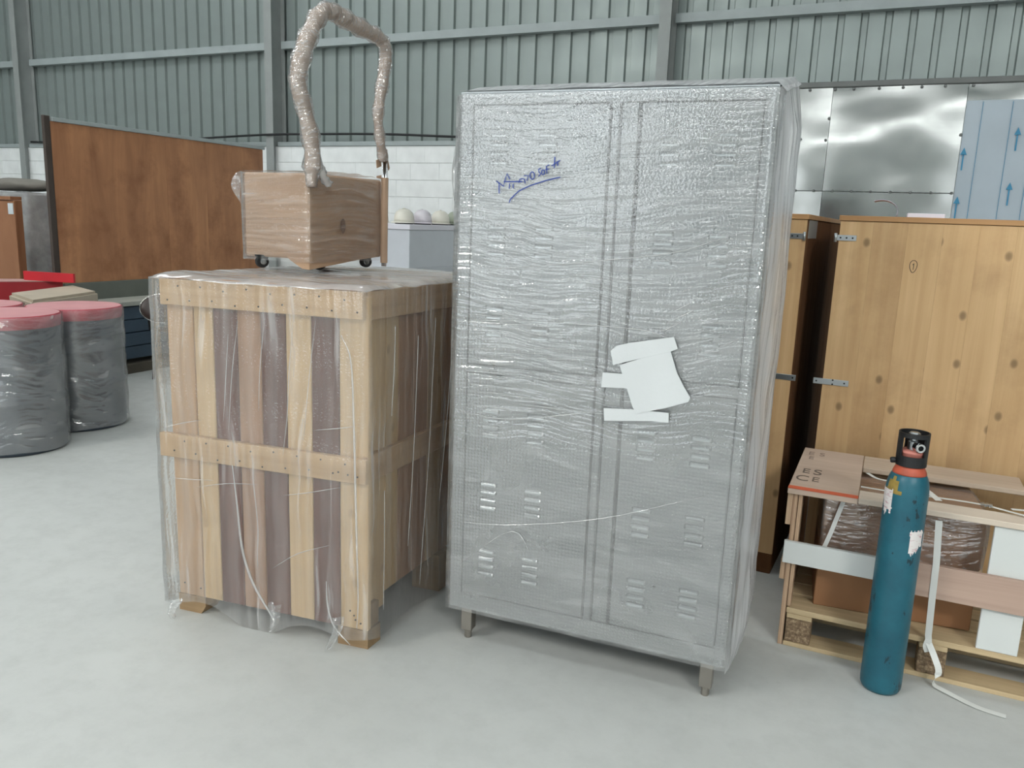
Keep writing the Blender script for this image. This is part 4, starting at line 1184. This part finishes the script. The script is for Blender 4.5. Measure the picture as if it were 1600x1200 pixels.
for i, (a, b_) in enumerate(((0.07, 1.22), (1.222, 1.72), (1.722, 2.54))):
    box('plywood_sheet', 0.0, 0.016, a - 0.012 * (a < 0.1), b_, 0.0, 1.318, W_panel, PN, 0.001)
box('end_post', -0.012, 0.020, 0.0, 0.055, -0.79 if False else 0.0, 1.36, plain('dark_brown_post', rgb(66, 56, 50), 0.6), PN, 0.003)
box('top_edge', -0.02, 0.03, 0.07, 2.56, 1.319, 1.352, M_steel, PN, 0.002)
box('stile', -0.03, -0.002, 2.50, 2.56, 0.0, 1.318, M_steel, PN, 0.002)

# chair beside the bench, mostly hidden by the crate
CH = thing('chair', 'dark brown chair with a round metal rimmed back, half hidden behind the plank crate', 'chair', (-5.45, 5.05, 0), 0.35)
M_chb = plain('dark_brown_vinyl', rgb(54, 42, 38), 0.4)
bm = bmesh.new()
t = bmesh.new(); lathe(t, [(0.10, -0.012), (0.155, -0.010), (0.165, 0.0), (0.155, 0.010), (0.10, 0.014)], 30)
join(bm, t, Matrix.Translation((-0.10, -0.10, 0.625)) @ Matrix.Rotation(0.5, 4, 'Z') @ Matrix.Rotation(math.radians(78), 4, 'X') @ Matrix.Scale(0.72, 4, (0, 1, 0)))
obj('backrest', bm, M_chb, CH, True)
bm = bmesh.new()
ringp = [(Matrix.Translation((-0.10, -0.10, 0.625)) @ Matrix.Rotation(0.5, 4, 'Z') @ Matrix.Rotation(math.radians(78), 4, 'X')) @ Vector((0.168 * math.cos(a), 0.121 * math.sin(a), 0)) for a in [2 * PI * i / 30 for i in range(31)]]
tube(bm, ringp, 0.0035, 6)
obj('back_rim', bm, M_chrome, CH, True)
bm = bmesh.new(); add_box(bm, -0.16, 0.2, -0.08, 0.28, 0.42, 0.46, 0.015); obj('seat', bm, M_chb, CH)
for a, b_ in (((-0.17, -0.09), (-0.235, -0.04)), ((0.19, -0.09), (0.22, -0.13)), ((-0.15, 0.26), (-0.19, 0.30)), ((0.19, 0.26), (0.22, 0.30))):
    bm = bmesh.new(); tube(bm, [(a[0], a[1], 0.44), (b_[0], b_[1], 0.0)], 0.013, 8)
    obj('leg', bm, M_black, CH, True)
bm = bmesh.new()
for s in (-1, 1):
    tube(bm, [(-0.10 + s * 0.10, -0.09 + s * 0.05, 0.60), (-0.10 + s * 0.10, -0.07 + s * .05, 0.44)], 0.010, 8)
obj('back_support', bm, M_black, CH, True)

# ================================================================== LEFT BACKGROUND
W_or = wood('orange_plywood', rgb(134, 92, 66), rgb(156, 112, 82), 'z', fine=6, along=1.0, vary=0.03)
OC = thing('plywood_cabinet', 'orange plywood cabinet with a white catch plate at the left edge', 'cabinet', (-8.2, 4.855, 0))
box('side_panel', 0.0, 0.98, 0.02, 0.09, 0.0, 1.47, W_or, OC, 0.003)
box('front_panel', 0.0, 1.0, 0.0, 0.019, 0.0, 1.46, W_or, OC, 0.002)
box('lid', 0.0, 0.965, -0.008, 0.10, 1.471, 1.502, W_or, OC, 0.002)
box('catch_plate', 0.92, 0.99, -0.006, -0.001, 1.345, 1.442, plain('white_plate', rgb(188, 196, 200), 0.5), OC, 0.001)
ST = thing('wrapped_stack', 'grey stack of layers under milky plastic film, beside the orange cabinet', 'stack', (-9.4, 5.6, 0))
for i in range(11):
    g_ = random.uniform(0.75, 1.0)
    box('layer', 0.02 + random.uniform(0, .02), 1.28 - random.uniform(0, .02), 0.02, 0.98, i * 0.14 + 0.002, i * 0.14 + 0.136, plain('stack_layer_%d' % i, rgb(112 * g_, 110 * g_, 108 * g_), 0.7), ST, 0.012)
wrap('stretch_film', [(0, 1.0), (0, 0), (1.3, 0), (1.3, 1.0)], 0.01, 1.555, film('milky_film', haze=0.34, hvar=0.25, gloss=0.06, streak=(6, 14), bump=0.7, dist=0.01), ST, amp=0.010, res=0.05, closed=False, seed=12)
sheet('top_film', lambda s, t: (1.3 * s, 1.0 * t, 1.556 + 0.012 * fnoise(s * 6, t * 6, 1)), 20, 14, F_side, ST, 1.3, 1.0)
bm = bmesh.new(); bmesh.ops.create_icosphere(bm, subdivisions=3, radius=1.0)
for v in bm.verts:
    n_ = 1 + 0.14 * fnoise(v.co.x * 2, v.co.y * 2, v.co.z * 2)
    v.co = Vector((v.co.x * 0.46 * n_, v.co.y * 0.30 * n_, max(-0.062, v.co.z * 0.075 * n_)))
o = tag(obj('sack', bm, plain('grey_brown_sack', rgb(112, 108, 100), 0.8, bump=0.4, bscale=12), None, True), 'slumped grey brown sack lying on the film wrapped stack', 'sack')
o.location = (-8.72, 5.96, 1.635)

# white cupboard by the wall with hard hats on top
M_cup = plain('white_cupboard', rgb(196, 200, 206), 0.5, var=0.03)
CB = thing('cupboard', 'white cupboard by the block wall, seen between trolley and locker', 'cupboard', (-4.85, 7.02, 0))
box('body', 0.0, 0.45, 0.0, 1.35, 0.0, 1.325, M_cup, CB, 0.004)
box('base_band', -0.004, 0.455, -0.005, 1.355, 0.0, 0.95, plain('pale_grey_base', rgb(186, 190, 196), 0.5, var=0.03), CB, 0.003)
box('top', -0.01, 0.462, -0.012, 1.36, 1.326, 1.380, plain('white_cupboard_top', rgb(214, 212, 220), 0.5, var=0.03), CB, 0.006)
HC = [(-0.680, 7.10, rgb(222, 216, 206), 0.0, 'cream', 'cream hard hat next to the trolley pole, first in the row on the white cupboard'), (-0.636, 7.22, rgb(218, 214, 202), 0.0, 'cream', 'cream hard hat with a dark brim, second from the trolley on the white cupboard'), (-0.606, 7.52, rgb(212, 206, 212), 0.6, 'x', 'lavender white hard hat in the middle of the row on the white cupboard'), (-0.577, 7.84, rgb(222, 218, 206), 0.2, 'x', 'cream hard hat fourth in the row, left of the greenish one'), (-0.553, 8.16, rgb(150, 156, 140), 0.9, 'x', 'grey green hard hat nearest to the locker on the white cupboard')]
for ra, y, colr, rz, _, lab in HC:
    t = thing('hard_hat', lab, 'hard hat', (ra * y, y, 1.3805), rz, 'hard hats on the white cupboard')
    m_ = plain('hat_shell', colr, 0.4, var=0.04)
    bm = bmesh.new()
    lathe(bm, [(0.100, 0.018), (0.100, 0.05), (0.095, 0.085), (0.08, 0.12), (0.055, 0.143), (0.03, 0.152), (0.006, 0.154)], 24)
    for v in bm.verts: v.co.y *= 1.15
    obj('shell', bm, m_, t, True)
    bm = bmesh.new(); lathe(bm, [(0.097, 0.012), (0.110, 0.010), (0.110, 0.016), (0.099, 0.024)], 24)
    for v in bm.verts:
        v.co.y = v.co.y * 1.15 - (0.035 if v.co.y < -0.04 else 0)
    obj('brim', bm, m_, t, True)
    bm = bmesh.new(); lathe(bm, [(0.088, 0.0), (0.094, 0.002), (0.094, 0.018)], 20); obj('headband', bm, M_dark, t, True)
    bm = bmesh.new(); tube(bm, [(0, 0.113 * math.cos(a), 0.02 + 0.137 * math.sin(a)) for a in [PI * i / 14 for i in range(15)]], 0.006, 6); obj('crest', bm, m_, t, True)
